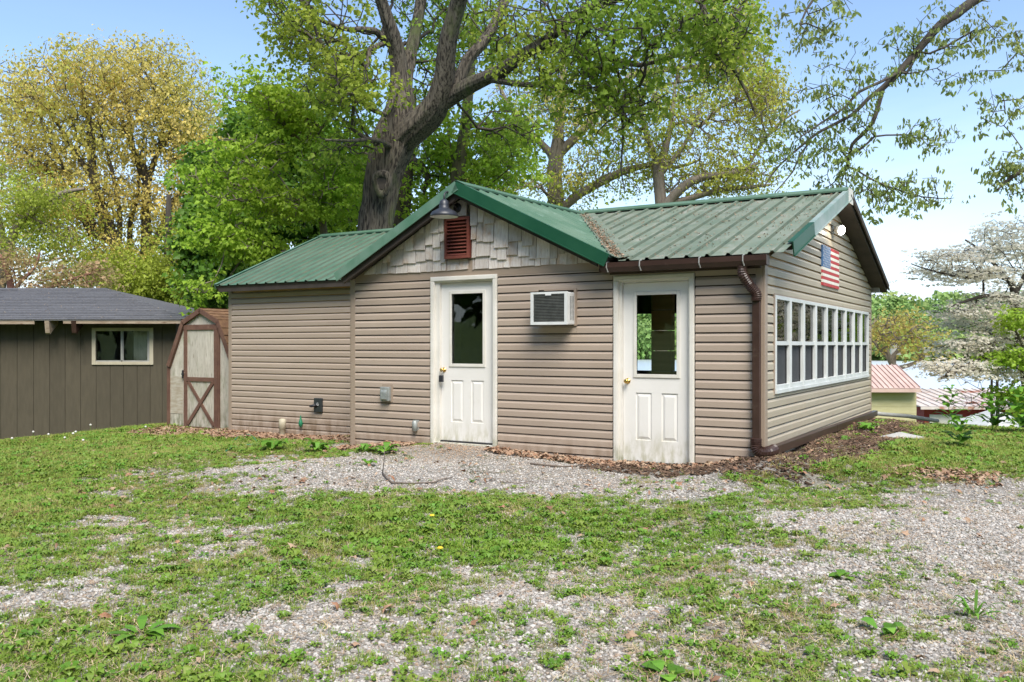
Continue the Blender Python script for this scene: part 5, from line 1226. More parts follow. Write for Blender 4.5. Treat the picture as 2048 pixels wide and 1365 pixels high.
# right side: dogwood in bloom, in horizontal tiers
DD = 16.0
dog = tree('dogwood_tree', 'white flowering dogwood with tiered spreading limbs at the right edge', [
    [(2060,800,DD,13),(2052,740,DD,12),(2044,690,DD,11),(2036,640,DD,9.5),(2030,600,DD,8.5),(2024,570,DD,6),(2000,553,DD-.2,4),(1932,556,DD-.4,2.8),(1861,541,DD-.6,1.7),(1822,528,DD-.8,.8)],
    [(2036,640,DD,6),(2020,600,DD,5),(1995,592,DD-.2,4.5),(1967,593,DD-.4,4),(1940,600,DD-.6,3),(1905,612,DD-.8,2)],
    [(2050,725,DD,6),(2010,706,DD-.5,5),(1975,712,DD-.8,4.5),(1940,728,DD-1.1,4),(1906,747,DD-1.4,3),(1878,758,DD-1.6,1.8)],
    [(2045,700,DD,5),(1990,668,DD+.5,4),(1950,664,DD+.8,3),(1890,650,DD+1,2)],[(2030,590,DD,5),(2045,560,DD,4.5),(2065,520,DD,4),(2090,470,DD,2.5)],[(2030,580,DD,4),(1990,530,DD+.4,3.5),(1960,500,DD+.5,2.5),(1930,480,DD+.6,1.6)],
    [(2052,740,DD,6),(2110,690,DD,5),(2180,660,DD,3)],[(2036,630,DD,5),(2100,580,DD+.3,4),(2170,560,DD+.3,2.5)]],
    [(1930,545,DD-.3,110,16,1.1,1.7),(2010,500,DD,80,20,1.2,1.2),(1900,512,DD-.4,70,12,.9,.7),(1990,600,DD-.2,80,14,1,.8),(1920,625,DD-.5,60,12,.9,.8),(1980,650,DD,90,16,1.2,1.2),(1950,690,DD-.6,90,14,1.2,1.3),(1900,735,DD-1.2,60,16,1,1),(1990,745,DD-.8,70,16,1,.8),
     (2020,460,DD,60,25,1,.8),(2110,560,DD,90,90,2,1.6),(2130,690,DD,90,60,2,1)],
    petal_src, M['bark4'], seed=31, tips=1500, lpt=1, leafthr=2, jit=.10, lscale=1.0, step=.22, rmin=.004, flatleaf=True, rough=.06, tint=.6)
# green leaves low in the dogwood
tree('dogwood_tree', 'green-leaved sapling standing under the white dogwood at the right edge', [[(2075,800,14.5,5),(2070,740,14.5,4),(2050,700,14.5,3),(2030,660,14.5,2)],[(2072,760,14.5,3),(2030,735,14.5,2),(1990,722,14.5,1.2)]],
    [(2030,715,14.5,60,14,.8,1.2),(2040,790,14.5,40,20,.8,1),(2045,640,14.5,30,25,.8,.5)], lime_src, M['bark2'], seed=32, tips=180, lpt=2, leafthr=2, jit=.10, lscale=.55, flatleaf=True)
tree('maple_tree', 'distant orange-green spreading tree behind the pale yellow shed', [
    [(1790,760,46,7),(1787,735,46,6.5),(1778,715,46,5.5),(1770,690,46,4),(1765,650,46,2.5)],[(1787,738,46,5),(1815,732,46,4),(1838,722,46,3),(1856,708,46,2)],[(1780,720,46,4),(1805,690,46,3),(1830,660,46,2)],[(1781,722,46,4),(1760,700,46,3),(1745,680,46,2)]],
    [(1800,665,46,65,30,3,2),(1845,695,46,35,20,2,.8),(1755,680,46,30,30,2,.7),(1790,640,46,45,18,2,.8)], orange_src, M['bark3'], seed=33, tips=240, lpt=1, leafthr=2, jit=.4, lscale=.95, step=.5, rmin=.02)
tree('sapling', 'bare grey twin-stemmed sapling in front of the red boathouse', [
    [(1992,862,17,4),(1994,838,17,3.6),(1996,815,17,3.3),(1994,780,17,2.8),(1996,740,17,2.2),(2000,712,17,1.6)],[(1988,860,17,3.4),(1984,830,17,3),(1983,790,17,2.6),(1984,740,17,1.8)],[(1996,815,17,2),(2015,790,17,1.6),(2035,745,17,1.2)]],
    [(1960,770,17,50,40,.8,1),(2010,770,17,40,50,.8,1),(1930,800,17,50,30,.8,.8)], lime_src, M['twig'], seed=34, tips=110, lpt=0, step=.2, rmin=.0035)
# branch of a maple that stands outside the frame on the right, leaning over the yard
OV = 13.6
tree('maple_tree', 'young-leaved maple branch reaching in from the upper right over the cabin', [
    [(2900,900,OV,60),(2880,500,OV,50),(2840,150,OV,44),(2700,-250,OV,38)],
    [(2860,250,OV,24),(2500,-60,OV,18),(2250,-120,OV,15),(2080,-70,OV,12),(1950,0,OV,10),(1915,28,OV,9),(1881,49,OV,8.5),(1831,107,OV,7.5),(1799,144,OV,7),(1766,176,OV,6),(1737,197,OV-.1,4),(1704,230,OV-.2,3.5),(1643,262,OV-.3,3),(1614,283,OV-.4,2.5),(1560,330,OV-.5,1.8),(1530,370,OV-.6,1.2)],
    [(1766,176,OV,5),(1758,205,OV,5),(1745,246,OV,4.5),(1722,272,OV+.1,4),(1704,290,OV+.1,3.6),(1697,320,OV+.2,3),(1682,365,OV+.2,1.6)],
    [(1799,144,OV,3.5),(1760,165,OV-.3,3),(1717,185,OV-.5,2.8),(1690,215,OV-.6,2.4),(1655,238,OV-.7,2),(1600,275,OV-.8,1.3)],
    [(1697,335,OV+.2,2.2),(1712,340,OV+.2,2),(1745,360,OV+.1,1.8),(1790,378,OV,1.6),(1844,394,OV,1.3),(1901,398,OV,1)],
    [(1622,283,OV-.4,2),(1600,310,OV-.5,1.8),(1585,345,OV-.6,1.4),(1550,385,OV-.7,1)],
    [(2860,250,OV,18),(2500,100,OV,14),(2250,200,OV,10),(2120,300,OV,7),(2030,350,OV,4),(1995,380,OV,2)],
    [(2500,-60,OV,12),(2250,-250,OV-.6,10),(1950,-200,OV-1,7),(1750,-90,OV-1.2,5),(1640,-20,OV-1.3,3),(1600,50,OV-1.4,1.5)],
    [(2250,-120,OV,8),(2150,60,OV+.4,5),(2080,160,OV+.5,3),(2040,200,OV+.5,1.5)]],
    [(1640,50,OV-1.3,90,60,.5,1.2),(1700,150,OV-.6,100,60,.6,1),(1640,210,OV-.6,90,60,.5,1.2),(1610,300,OV-.4,110,50,.5,2.0),(1700,260,OV,90,60,.5,1.1),(1830,110,OV,90,60,.6,1.1),(1900,60,OV,120,60,.7,1.6),(1850,270,OV,70,35,.4,.9),(1800,390,OV,130,45,.5,2.4),(1690,360,OV+.1,80,30,.4,1.1),(2010,100,OV,60,60,.5,.9),
     (2020,350,OV,50,60,.4,2.4),(2010,220,OV,60,60,.5,.7),(2250,100,OV,200,200,1.2,2.5),(1950,170,OV+.3,60,40,.5,.4)],
    over_src, M['bark4'], seed=41, tips=820, lpt=1, leafthr=2, jit=.11, lscale=1.0, step=.22, rmin=.004, rough=.04, sag=.5, bf=.12, tint=.7)
# evergreens and a wood beyond the right edge of the picture (seen in the cabin's windows) and behind the camera
def far_tree(x, y, h_, w_, src, seed, name, label, group=None, n=420, lf=1.0, cone=True):
    z = Hs(x, y); root = empty(name, (x, y, z), 0, label=label, cat='tree', group=group)
    MB().tube([(0,0,-.3),(0,0,h_*.5),(0,0,h_*.95)], [.025*h_,.018*h_,.004*h_], 8).build('trunk', M['bark4'], root)
    r_ = np.random.default_rng(seed); f = r_.random(n)**(.8); a = r_.uniform(0, 6.283, n)
    rr_ = (w_*(1-f)+.2)*(.45+.55*r_.random(n)) if cone else w_*np.sqrt(np.clip(1-(2*f-1)**2, 0, 1))*(.4+.6*r_.random(n))
    P_ = np.stack([rr_*np.cos(a), rr_*np.sin(a), h_*(.08+.92*f) if cone else h_*(.25+.75*f)], 1); rot = np.stack([r_.uniform(-.4,.4,n), r_.uniform(-.4,.4,n), a], 1)
    scatter('crown', P_, rot, np.full(n, lf)*r_.uniform(.7,1.3,n), r_.integers(0,len(src),n), r_.random(n)*.6, src, root, kind='stuff')
for i_, (x_, y_, h_, w_) in enumerate([(15.8,22.5,9,2.8),(19.5,27,10,3.4),(25,34,12,4.5)]):
    far_tree(x_, y_, h_, w_, lime_src, 60+i_, 'yard_tree', 'bright green tree beyond the right edge, seen in the cabin windows', 'trees right of the yard', 1300, 1.5)
for i_, (x_, y_) in enumerate([(-19,11),(-16,6.5),(-17,2),(-15,-2),(-16,-7),(-12,-11),(-5,-13),(3,-14),(10,-13),(17,-10)]):
    far_tree(x_, y_, 11, 5, deep_src, 80+i_, 'yard_tree', 'round green tree across the yard, behind the viewer', 'trees across the yard', 900, 3.0, False)

# far shore woods
r_ = np.random.default_rng(91); nf = 9000
bear = r_.uniform(-.35, 1.15, nf); dd = 475 + r_.random(nf)**1.5*190
fx_, fy_ = dd*np.sin(bear), dd*np.cos(bear); hh = 5 + 15*fbm(bear*30, dd*.02, 3, 3) + (dd-475)*.02
zz = H(fx_, fy_) + hh*(r_.random(nf)**.5)*1.0
P_ = np.stack([fx_, fy_, zz], 1)
scatter('far_wood', P_, np.stack([r_.uniform(-.4,.4,nf), r_.uniform(-.4,.4,nf), r_.uniform(0,6.28,nf)],1), r_.uniform(.8,1.7,nf)*1.35, r_.integers(0,3,nf), np.clip(vnoise(fx_*.03, fy_*.03, zz*.05, 5)*1.4-.2,0,1), far_src, None,
        kind='stuff', label='green wooded far shore across the bright lake', cat='woods')
for i_ in range(26):        # single crowns that break the skyline of the far wood
    b_ = .30 + i_*.014; d_ = 500 + (i_*37 % 60); far_tree(d_*math.sin(b_), d_*math.cos(b_), 17 + (i_*29 % 9), 7, far_src, 200+i_, 'shore_tree', 'round crowned tree on the far shore of the lake', 'trees along the far shore', 90, .9, False)
# ------------------------------------------------------------------ gravel, grass, weeds, litter
GROWS = [860,880,900,925,950,975,1005,1035,1070,1110,1150,1190,1230,1280,1320,1370]
GMAP = np.array([
 [1,1,1,.8,.6,.4,.3,.2,.2,.2,.2,.2,.2,.9,1,1,1],
 [.95,.95,.9,.75,.45,.35,.3,.1,.1,.1,.1,.1,.1,.9,1,1,1],
 [.95,.95,.9,.85,.7,.5,.15,0,0,0,0,0,.2,.8,.9,.95,.95],
 [.95,.95,.85,.55,.2,.1,0,0,0,0,.15,.25,.75,.8,.8,.85,.8],
 [.95,.95,.5,.12,.05,0,0,0,0,0,.05,.3,.9,.9,.8,.7,.5],
 [.95,.6,.4,.45,.15,.1,.25,.12,0,0,.02,.12,.4,.3,.3,.2,.15],
 [.9,.8,.6,.55,.6,.6,.75,.65,.5,.4,.3,.3,.5,.4,.12,.05,.05],
 [.85,.7,.45,.4,.6,.7,.8,.8,.6,.7,.6,.6,.3,.15,.1,.03,.03],
 [.7,.6,.45,.4,.5,.7,.85,.8,.8,.7,.6,.6,.55,.4,.3,.03,.03],
 [.5,.6,.5,.5,.6,.7,.75,.7,.75,.6,.5,.4,.35,.4,.3,.03,.03],
 [.5,.5,.6,.6,.6,.6,.6,.5,.5,.45,.5,.5,.2,.3,.4,.15,.08],
 [.2,.3,.5,.5,.5,.5,.5,.4,.35,.35,.4,.55,.5,.35,.35,.2,.1],
 [.5,.6,.5,.5,.4,.3,.25,.35,.4,.4,.4,.5,.6,.5,.4,.4,.2],
 [.8,.7,.6,.6,.5,.4,.35,.3,.4,.4,.4,.45,.55,.55,.5,.35,.15],
 [.85,.8,.8,.7,.6,.5,.4,.45,.3,.3,.35,.5,.6,.6,.5,.5,.4],
 [.85,.8,.8,.8,.6,.5,.5,.5,.3,.4,.5,.4,.6,.6,.6,.5,.5]])
def green(x, y, z):
    """share of green cover over the yard: a plan read off the ground by bearing and distance from the drive"""
    yy = np.maximum(y, 1.2); py = 690 + FPX*(CAMZ-z)/yy; px = 1024 + FPX*x/yy
    r = np.interp(py, GROWS, np.arange(len(GROWS))); c = np.clip(px/128, 0, 15.999)
    r0 = np.clip(np.floor(r).astype(int), 0, len(GROWS)-2); c0 = np.floor(c).astype(int); fr = np.clip(r-r0, 0, 1); fc = c-c0
    return (GMAP[r0,c0]*(1-fr)*(1-fc)+GMAP[r0+1,c0]*fr*(1-fc)+GMAP[r0,c0+1]*(1-fr)*fc+GMAP[r0+1,c0+1]*fr*fc)
def cabin_xy(x, y):
    u = x*CT - y*ST; v = x*ST + y*CT; return u+2.5, v-9.26
def free(x, y, pad=.03):
    lx, ly = cabin_xy(x, y)
    ins = ((lx > -5.70-pad) & (lx < .04+pad) & (ly > -.03-pad)) | ((lx > -9.9-pad) & (lx < -5.6) & (ly > 1.48-pad))
    sh_ = (y > 19.95-pad) & (x < -7.6); bl, bm_ = lx-(GX+2.5), ly-(GY-9.26); br = (np.abs(bl) < .98) & (bm_ > -.05)
    return ~(ins | sh_ | br)
def mulchness(x, y):
    lx, ly = cabin_xy(x, y)
    edge = np.minimum(.15 + .35*(ly+.4), .85) + .5*fbm(x*1.8, y*1.8, 44)
    a = np.where((lx > -.5) & (ly > -.75) & (ly < 7.6), np.clip((edge - lx)/.22, 0, 1), 0)
    b = np.where((lx > -2.0) & (lx <= .6) & (ly > -.62 - .1*fbm(x*3, y*3, 12)), 1, 0)*np.clip((lx+2.0)/.5, 0, 1)
    return np.maximum(a, b*.9)
def littermask(x, y):
    lx, ly = cabin_xy(x, y)
    n_ = fbm(x*1.8, y*1.8, 61)
    a = ((lx > -10.9) & (lx < -5.6) & (ly > .55 + n_*.5) & (ly < 1.5))*1.0
    b = ((lx > -5.75) & (lx < -4.5) & (ly > -.42) & (ly < 0))*.7
    c = ((lx > -3.3) & (lx < -.2) & (ly > -.30 - .15*n_) & (ly < 0))*np.where(lx > -1.9, .28, .75)
    d = ((lx > -12.2) & (lx < -9.8) & (ly > .6+n_*.4) & (ly < 2.1))*.8
    e_ = .7*np.exp(-(((lx-1.75)/.4)**2 + ((ly-.3)/.25)**2))
    return np.clip(a+b+c+d+e_, 0, 1)
def yard(n, ymin, ymax, tmax, seed, power=1.0):
    r = np.random.default_rng(seed); y = np.sqrt(r.uniform(ymin**2, ymax**2, n)) if power == 1 else ymin + (ymax-ymin)*r.random(n)**power
    x = r.uniform(-tmax, tmax, n)*y; m = int(n*.45)          # and the strips of yard to either side
    x2 = r.uniform(-9, 9, m); y2 = r.uniform(.8, 9.5, m); k = (np.abs(x2) > tmax*y2) | (y2 < ymin); return np.r_[x, x2[k]], np.r_[y, y2[k]], r
# gravel stones
def stone(seed, s=(1,.8,.55)):
    bm = bmesh.new(); bmesh.ops.create_icosphere(bm, subdivisions=1, radius=1); r = random.Random(seed)
    V_ = []
    for v in bm.verts: k = r.uniform(.75,1.15); V_.append((v.co.x*s[0]*k, v.co.y*s[1]*k, v.co.z*s[2]*k))
    bm.verts.index_update(); F_ = [tuple(v.index for v in f.verts) for f in bm.faces]; bm.free(); return V_, F_
stones = [src_obj('stone_shape', *stone(i), M['gravel']) for i in range(5)]
x, y, r = yard(300000, 3.0, 15.5, .72, 5)
z = H(x, y); gr = np.clip(green(x, y, z)*1.15, 0, 1); pn = .62*fbm(x*1.9, y*1.9, 21, 4) + .38*fbm(x*6.5, y*6.5, 121, 3); pn = np.clip((pn-.5)*2.6+.5, 0, 1)
gcov = np.clip((gr*1.25 - pn)*2.6 + .58, 0, 1)*(gr > .02)         # patchy green cover 0..1
gcov = np.maximum(gcov, np.clip((gr-.75)*4, 0, 1))
mu = mulchness(x, y); li = littermask(x, y)
lx, ly = cabin_xy(x, y)
keep = free(x, y, -.02) & (r.random(len(x)) > np.clip(gcov*.72 + mu*1.2 + (li > .5)*.8, 0, 1)) & (gr < .93)
x, y, z = x[keep], y[keep], z[keep]; n = len(x); near = np.clip(1.2 - y*.03, .75, 1.1)
lx, ly = lx[keep], ly[keep]
sc = (.0075 + .0105*r.random(n)**2)*near
pn2 = fbm(x*.9+7, y*.9, 33); tn = np.clip((r.random(n)-.62)*2.2, 0, 1) + np.clip((pn2-.55)*1.5, 0, .5) + np.exp(-(((lx+3.8)/.9)**2+((ly+.35)/.45)**2))*.8
scatter('gravel', np.stack([x, y, z+sc*.30], 1), np.stack([r.uniform(-.5,.5,n), r.uniform(-.5,.5,n), r.uniform(0,6.28,n)],1), sc, r.integers(0,5,n), np.clip(tn,0,1), stones, None,
        kind='stuff', label='pale crushed limestone gravel spread over the drive', cat='gravel')
print('stones', n)
x, y, r = yard(150000, 2.9, 7.5, .72, 6); z = H(x, y); gr = green(x, y, z); k = (r.random(len(x)) > gr*.7); x, y, z = x[k], y[k], z[k]; n = len(x); sc = .0055 + .006*r.random(n)**2
scatter('gravel', np.stack([x, y, z+sc*.1], 1), np.stack([r.uniform(-.5,.5,n), r.uniform(-.5,.5,n), r.uniform(0,6.28,n)],1), sc, r.integers(0,5,n), np.clip((r.random(n)-.5)*2,0,1), stones, None,
        kind='stuff', label='fine gravel chips between the stones in the foreground', cat='gravel')

# grass tufts and small weeds
def tuft(seed, n=16, h_=.075, sp=.045, w_=.0032, lean=.5):
    r = random.Random(seed); V_, F_ = [], []
    for i in range(n):
        a = r.uniform(0,6.28); rd = sp*r.random()**.5; bx, by = rd*math.cos(a), rd*math.sin(a); hh_ = h_*r.uniform(.4,1.15); a2 = a + r.uniform(-.8,.8); l_ = hh_*lean*r.uniform(.3,1.6)
        px_, py_ = -math.sin(a2)*w_, math.cos(a2)*w_; b = len(V_)
        for f_, ww in ((0,1),(.5,.8),(1,0)):
            ox, oy = math.cos(a2)*l_*f_**1.7, math.sin(a2)*l_*f_**1.7
            zz_ = hh_*f_*(1-.25*f_)
            if ww: V_ += [(bx+ox-px_*ww, by+oy-py_*ww, zz_), (bx+ox+px_*ww, by+oy+py_*ww, zz_)]
            else: V_.append((bx+ox, by+oy, zz_))
        F_ += [(b,b+1,b+3,b+2),(b+2,b+3,b+4)]
    return V_, F_
def rosette(seed, n=7, size=.035, lift=.5, wd=.34, sp=.012):
    r = random.Random(seed); V_, F_ = [], []
    for i in range(n):
        a = i*2.4 + r.uniform(-.4,.4); s_ = size*r.uniform(.6,1.2); li_ = lift*r.uniform(.3,1.3); ca, sa = math.cos(a), math.sin(a); b = len(V_)
        for d_, w2 in ((.15,.06),(.5,wd),(.8,wd*.8),(1.05,0)):
            zz_ = s_*li_*math.sin(min(d_,1)*2.2)*.8 + .004; o_ = sp + d_*s_
            if w2: V_ += [(ca*o_+sa*w2*s_, sa*o_-ca*w2*s_, zz_+.15*w2*s_), (ca*o_-sa*w2*s_, sa*o_+ca*w2*s_, zz_+.15*w2*s_)]
            else: V_.append((ca*o_, sa*o_, zz_*.8))
        F_ += [(b,b+2,b+3,b+1),(b+2,b+4,b+5,b+3),(b+4,b+6,b+5)]
    return V_, F_
tufts = [src_obj('tuft_shape', *tuft(i), M['grass']) for i in range(5)]
weeds = [src_obj('weed_shape', *rosette(i, n=8+i, size=.030+.006*(i%3), lift=.5+.5*(i%2), wd=.30+.08*(i%2)), M['weed']) for i in range(6)]
x, y, r = yard(330000, 3.0, 21.0, .80, 15)
z = H(x, y); gr = np.clip(green(x, y, z)*1.15, 0, 1); pn = np.clip((.62*fbm(x*1.9, y*1.9, 21, 4) + .38*fbm(x*6.5, y*6.5, 121, 3)-.5)*2.6+.5, 0, 1)
gcov = np.clip((gr*1.25 - pn)*2.6 + .58, 0, 1)*(gr > .02); gcov = np.maximum(gcov, np.clip((gr-.75)*4, 0, 1))
fine = fbm(x*7, y*7, 77, 3)
gcov = np.maximum(gcov*np.clip((fine-.20)*3.4, .3, 1), np.clip((fine-.48)*1.1, .006, .3)*np.clip(gr*2.2, .10, 1))
mu = mulchness(x, y); li = littermask(x, y)
keep = free(x, y, .0) & (r.random(len(x)) < gcov*(1-mu*.97)*(1-(li > .5)*.82))
x, y, z, gr, li = x[keep], y[keep], z[keep], gr[keep], li[keep]; n = len(x)
sc = (.45 + .45*r.random(n))*(.62 + .6*gr**1.5)*np.clip(.8+.03*y, .8, 1.25); isg = r.random(n) < .68
straw = np.clip((fbm(x*2.3, y*2.3, 55)-.50)*2.6, 0, 1)*.7 + (r.random(n) < .08)*.6 + vnoise(x*.9,y*.9,None,8)*.25
straw = straw + np.clip((np.hypot(x,y)-7)/10, 0, .25)
scatter('grass', np.stack([x[isg], y[isg], z[isg]-.004], 1), np.stack([r.uniform(-.25,.25,isg.sum()), r.uniform(-.25,.25,isg.sum()), r.uniform(0,6.28,isg.sum())],1), sc[isg], r.integers(0,5,isg.sum()), np.clip(straw[isg],0,1), tufts, None,
        kind='stuff', label='patchy green and straw coloured grass growing through the gravel', cat='grass')
w_ = ~isg
scatter('ground_weeds', np.stack([x[w_], y[w_], z[w_]+.004], 1), np.stack([r.uniform(-.2,.2,w_.sum()), r.uniform(-.2,.2,w_.sum()), r.uniform(0,6.28,w_.sum())],1), sc[w_]*1.12, r.integers(0,6,w_.sum()), r.random(w_.sum())*.8, weeds, None,
        kind='stuff', label='low broad-leaved weeds and clover among the grass', cat='weeds')
print('green', n)
straws = []
for i in range(4):
    rr_ = random.Random(300+i); V_, F_ = [], []
    for k in range(5):
        a = rr_.uniform(0,6.28); bx, by = rr_.uniform(-.03,.03), rr_.uniform(-.03,.03); l_ = rr_.uniform(.02,.06); w2 = .0016; px_, py_ = -math.sin(a)*w2, math.cos(a)*w2; b = len(V_); h_ = rr_.uniform(.003,.014)
        V_ += [(bx-px_,by-py_,.002),(bx+px_,by+py_,.002),(bx+math.cos(a)*l_+px_,by+math.sin(a)*l_+py_,h_),(bx+math.cos(a)*l_-px_,by+math.sin(a)*l_-py_,h_)]; F_.append((b,b+1,b+2,b+3))
    straws.append(src_obj('straw_shape', V_, F_, M['straw']))
x, y, r = yard(70000, 3.0, 16.0, .75, 95); z = H(x, y); gr = green(x, y, z); sn = fbm(x*1.6, y*1.6, 131, 4)
k = free(x, y, .02) & (r.random(len(x)) < np.clip((sn-.40)*3, .06, 1)*np.clip(gr*1.5+.12, 0, 1)) ; x, y, z = x[k], y[k], z[k]; n = len(x); print('straw', n)
scatter('dry_straw', np.stack([x,y,z+.010+.012*r.random(n)],1), np.stack([r.uniform(-.25,.25,n), r.uniform(-.25,.25,n), r.uniform(0,6.28,n)],1), r.uniform(.7,1.3,n), r.integers(0,4,n), np.clip(r.random(n)*1.5-.5,0,1), straws, None,
        kind='stuff', label='dry straw and dead grass stems lying in the grass', cat='straw')
# tall grass in the verge on the right and along the outbuilding
tall = [src_obj('tall_tuft_shape', *tuft(50+i, 22, .22, .08, .005, .45), M['grass']) for i in range(4)]
pt = []
r = np.random.default_rng(17)
x = r.uniform(3.5, 11.5, 9000); y = r.uniform(9.5, 19, 9000); lx, ly = cabin_xy(x, y); s_ = (1.9 + .22*ly)
k1 = (lx > 1.15 + .3*fbm(x*2, y*2, 9)) & (ly > .9) & (r.random(9000) < .55); x1, y1 = x[k1], y[k1]
x = r.uniform(-14, -7, 1500); y = r.uniform(19.0, 19.95, 1500); k2 = r.random(1500) < np.clip((y-18.9)/1.0, 0, .9)*np.clip((-x-7)/1.2,.1,1); x1 = np.r_[x1, x[k2]]; y1 = np.r_[y1, y[k2]]
n = len(x1); z1 = H(x1, y1); sc1 = r.uniform(.5,1.15,n)
scatter('tall_grass', np.stack([x1,y1,z1-.01],1), np.stack([r.uniform(-.2,.2,n), r.uniform(-.2,.2,n), r.uniform(0,6.28,n)],1), sc1*np.where(x1 < 0, .7, .45), r.integers(0,4,n), r.random(n)*.35, tall, None,
        kind='stuff', label='long fresh grass at the edges of the yard', cat='grass')
# dead leaves
dl = []
for i in range(4):
    v_, f_ = leaf_maple() if i < 2 else leaf_long(); rr_ = random.Random(i); dl.append(src_obj('dead_leaf_shape', [((a-.5)*.075, b*.07, c*.08 + rr_.uniform(-.006,.012)) for a, b, c in v_], f_, M['deadleaf']))
r = np.random.default_rng(23); lx = r.uniform(-12.3, 2.2, 90000); ly = r.uniform(-1.2, 2.2, 90000); u, v = lx-2.5, ly+9.26; x = u*CT+v*ST; y = -u*ST+v*CT
lm = littermask(x, y); k = free(x, y, .0) & (r.random(len(x)) < lm*.8); x, y, lm = x[k], y[k], lm[k]
xs_, ys_, r2 = yard(1500, 3.0, 15, .7, 29); k = free(xs_, ys_, .02) & ((ys_ > 8) | (r2.random(len(xs_)) < .35)); x = np.r_[x, xs_[k]]; y = np.r_[y, ys_[k]]; n = len(x)
z = H(x, y); print('dead leaves', n)
scatter('leaf_litter', np.stack([x,y,z+.012+.03*r.random(n)],1), np.stack([r.uniform(-.6,.6,n), r.uniform(-.6,.6,n), r.uniform(0,6.28,n)],1), r.uniform(.5,1.1,n), r.integers(0,4,n), r.random(n), dl, None,
        kind='stuff', label='brown dead leaves drifted along the cabin walls', cat='leaves')
# mulch chips
chips = []
for i in range(4):
    rr_ = random.Random(90+i); b_ = MB().box(-1,1,-.22,.22,-.12,.12); chips.append(src_obj('chip_shape', [(a*(1+rr_.uniform(-.2,.2)), b*(1+rr_.uniform(-.5,.5)), c) for a, b, c in b_.v], b_.f, M['mulch']))
lx = r.uniform(-2.2, 3.2, 46000); ly = r.uniform(-1.0, 7.6, 46000); u, v = lx-2.5, ly+9.26; x = u*CT+v*ST; y = -u*ST+v*CT
k = free(x, y, .0) & (r.random(len(x)) < mulchness(x, y)); x, y = x[k], y[k]; n = len(x); z = H(x, y); print('chips', n)
scatter('mulch', np.stack([x,y,z+.004+.022*r.random(n)],1), np.stack([r.uniform(-.5,.5,n), r.uniform(-.5,.5,n), r.uniform(0,6.28,n)],1), r.uniform(.012,.042,n), r.integers(0,4,n), np.clip(r.random(n)*1.6-.6,0,1), chips, None,
        kind='stuff', label='dark brown bark mulch along the side wall of the cabin', cat='mulch')
# debris on the wing roof and in the valley
r = np.random.default_rng(37); n = 2600; cx = r.uniform(-3.4, .24, n); cy = r.uniform(-.1, 3.2, n); dn = fbm(cx*3, cy*3, 71); k = (dn > .50) & (zW(cy) > 3.405-.49*(cx+3.74)+.02); cx, cy = cx[k][:1100], cy[k][:1100]
t_ = r.random(1200)**.7; vx = va.x+(vb.x-va.x)*t_ + r.normal(size=1200)*.05; vy = va.y+(vb.y-va.y)*t_ + r.normal(size=1200)*.04
cz = zW(cy)+.012; vz = np.maximum(zW(vy), 3.405-.49*(vx+3.74)+RID*(vy+.25))+.042
cx = np.r_[cx, vx]; cy = np.r_[cy, vy]; cz = np.r_[cz, vz]; n = len(cx)
scatter('roof_litter', np.stack([cx,cy,cz],1), np.stack([r.uniform(.1,.5,n), r.uniform(-.2,.2,n), r.uniform(0,6.28,n)],1), r.uniform(.14,.45,n), r.integers(0,4,n), .3+.7*r.random(n), dl, cabin, kind='stuff')
r = np.random.default_rng(38); n = 900; cx = r.uniform(X0, ex-.3, n); f_ = r.random(n); k = cx < ex-3.45*f_; cx, f_ = cx[k], f_[k]; n = len(cx)
scatter('roof_litter', np.stack([cx, EY+(RY-EY)*f_, EZ+(RZ-EZ)*f_+.02],1), np.stack([r.uniform(0,.4,n), r.uniform(-.2,.2,n), r.uniform(0,6.28,n)],1), r.uniform(.2,.5,n), r.integers(2,4,n), np.ones(n), dl, shed, kind='stuff')
# fallen sticks
def stick(label, pts, rad, side=None):
    P_ = []
    for px_, py_ in pts:
        d_ = 10.0
        for _ in range(12):
            x_ = (px_-1024)/FPX*d_; z_ = Hs(x_, d_); d_ = .5*d_ + .5*(CAMZ-z_)*FPX/(py_-690)
        P_.append(Vector((x_, d_, Hs(x_, d_)+.02)))
    o_ = P_[0]; root = empty('fallen_branch', o_, 0, label=label, cat='branch', group='fallen sticks on the drive'); q = MB(); q.tube([p-o_ for p in P_], [rad*(1-.6*i/len(P_)) for i in range(len(P_))], 6); q.build('stem', M['twig'], root, smooth=True)
    if side:
        q = MB(); a_ = P_[side[0]]-o_; q.tube([a_, a_+Vector(side[1])*.5+Vector((.01,0,.02)), a_+Vector(side[1])], [rad*.6, rad*.45, rad*.2], 5); q.build('side_twig', M['twig'], root, smooth=True)
stick('crooked dark fallen branch with an upright twig on the gravel below the first door', [(765,950),(775,962),(785,970),(830,971),(868,969),(886,962),(905,959)], .011, (0, (.02,0,.28)))
stick('long pale stripped stick lying along the wall between the doors', [(1060,931),(1090,934),(1125,937),(1150,936),(1166,931)], .012)
stick('thin dark twig on the gravel in front of the middle wall', [(1000,968),(1020,969),(1035,971),(1065,967)], .006, (1, (-.2,.1,.02)))
stick('thin twig lying above the dark twig on the gravel', [(940,947),(975,949),(1000,948)], .004)
stick('short stick on the left gravel lane', [(300,960),(318,956),(336,951)], .008)
stick('straw coloured bent stem lying in the left grass', [(500,1035),(522,1028),(545,1020),(580,1013)], .005)
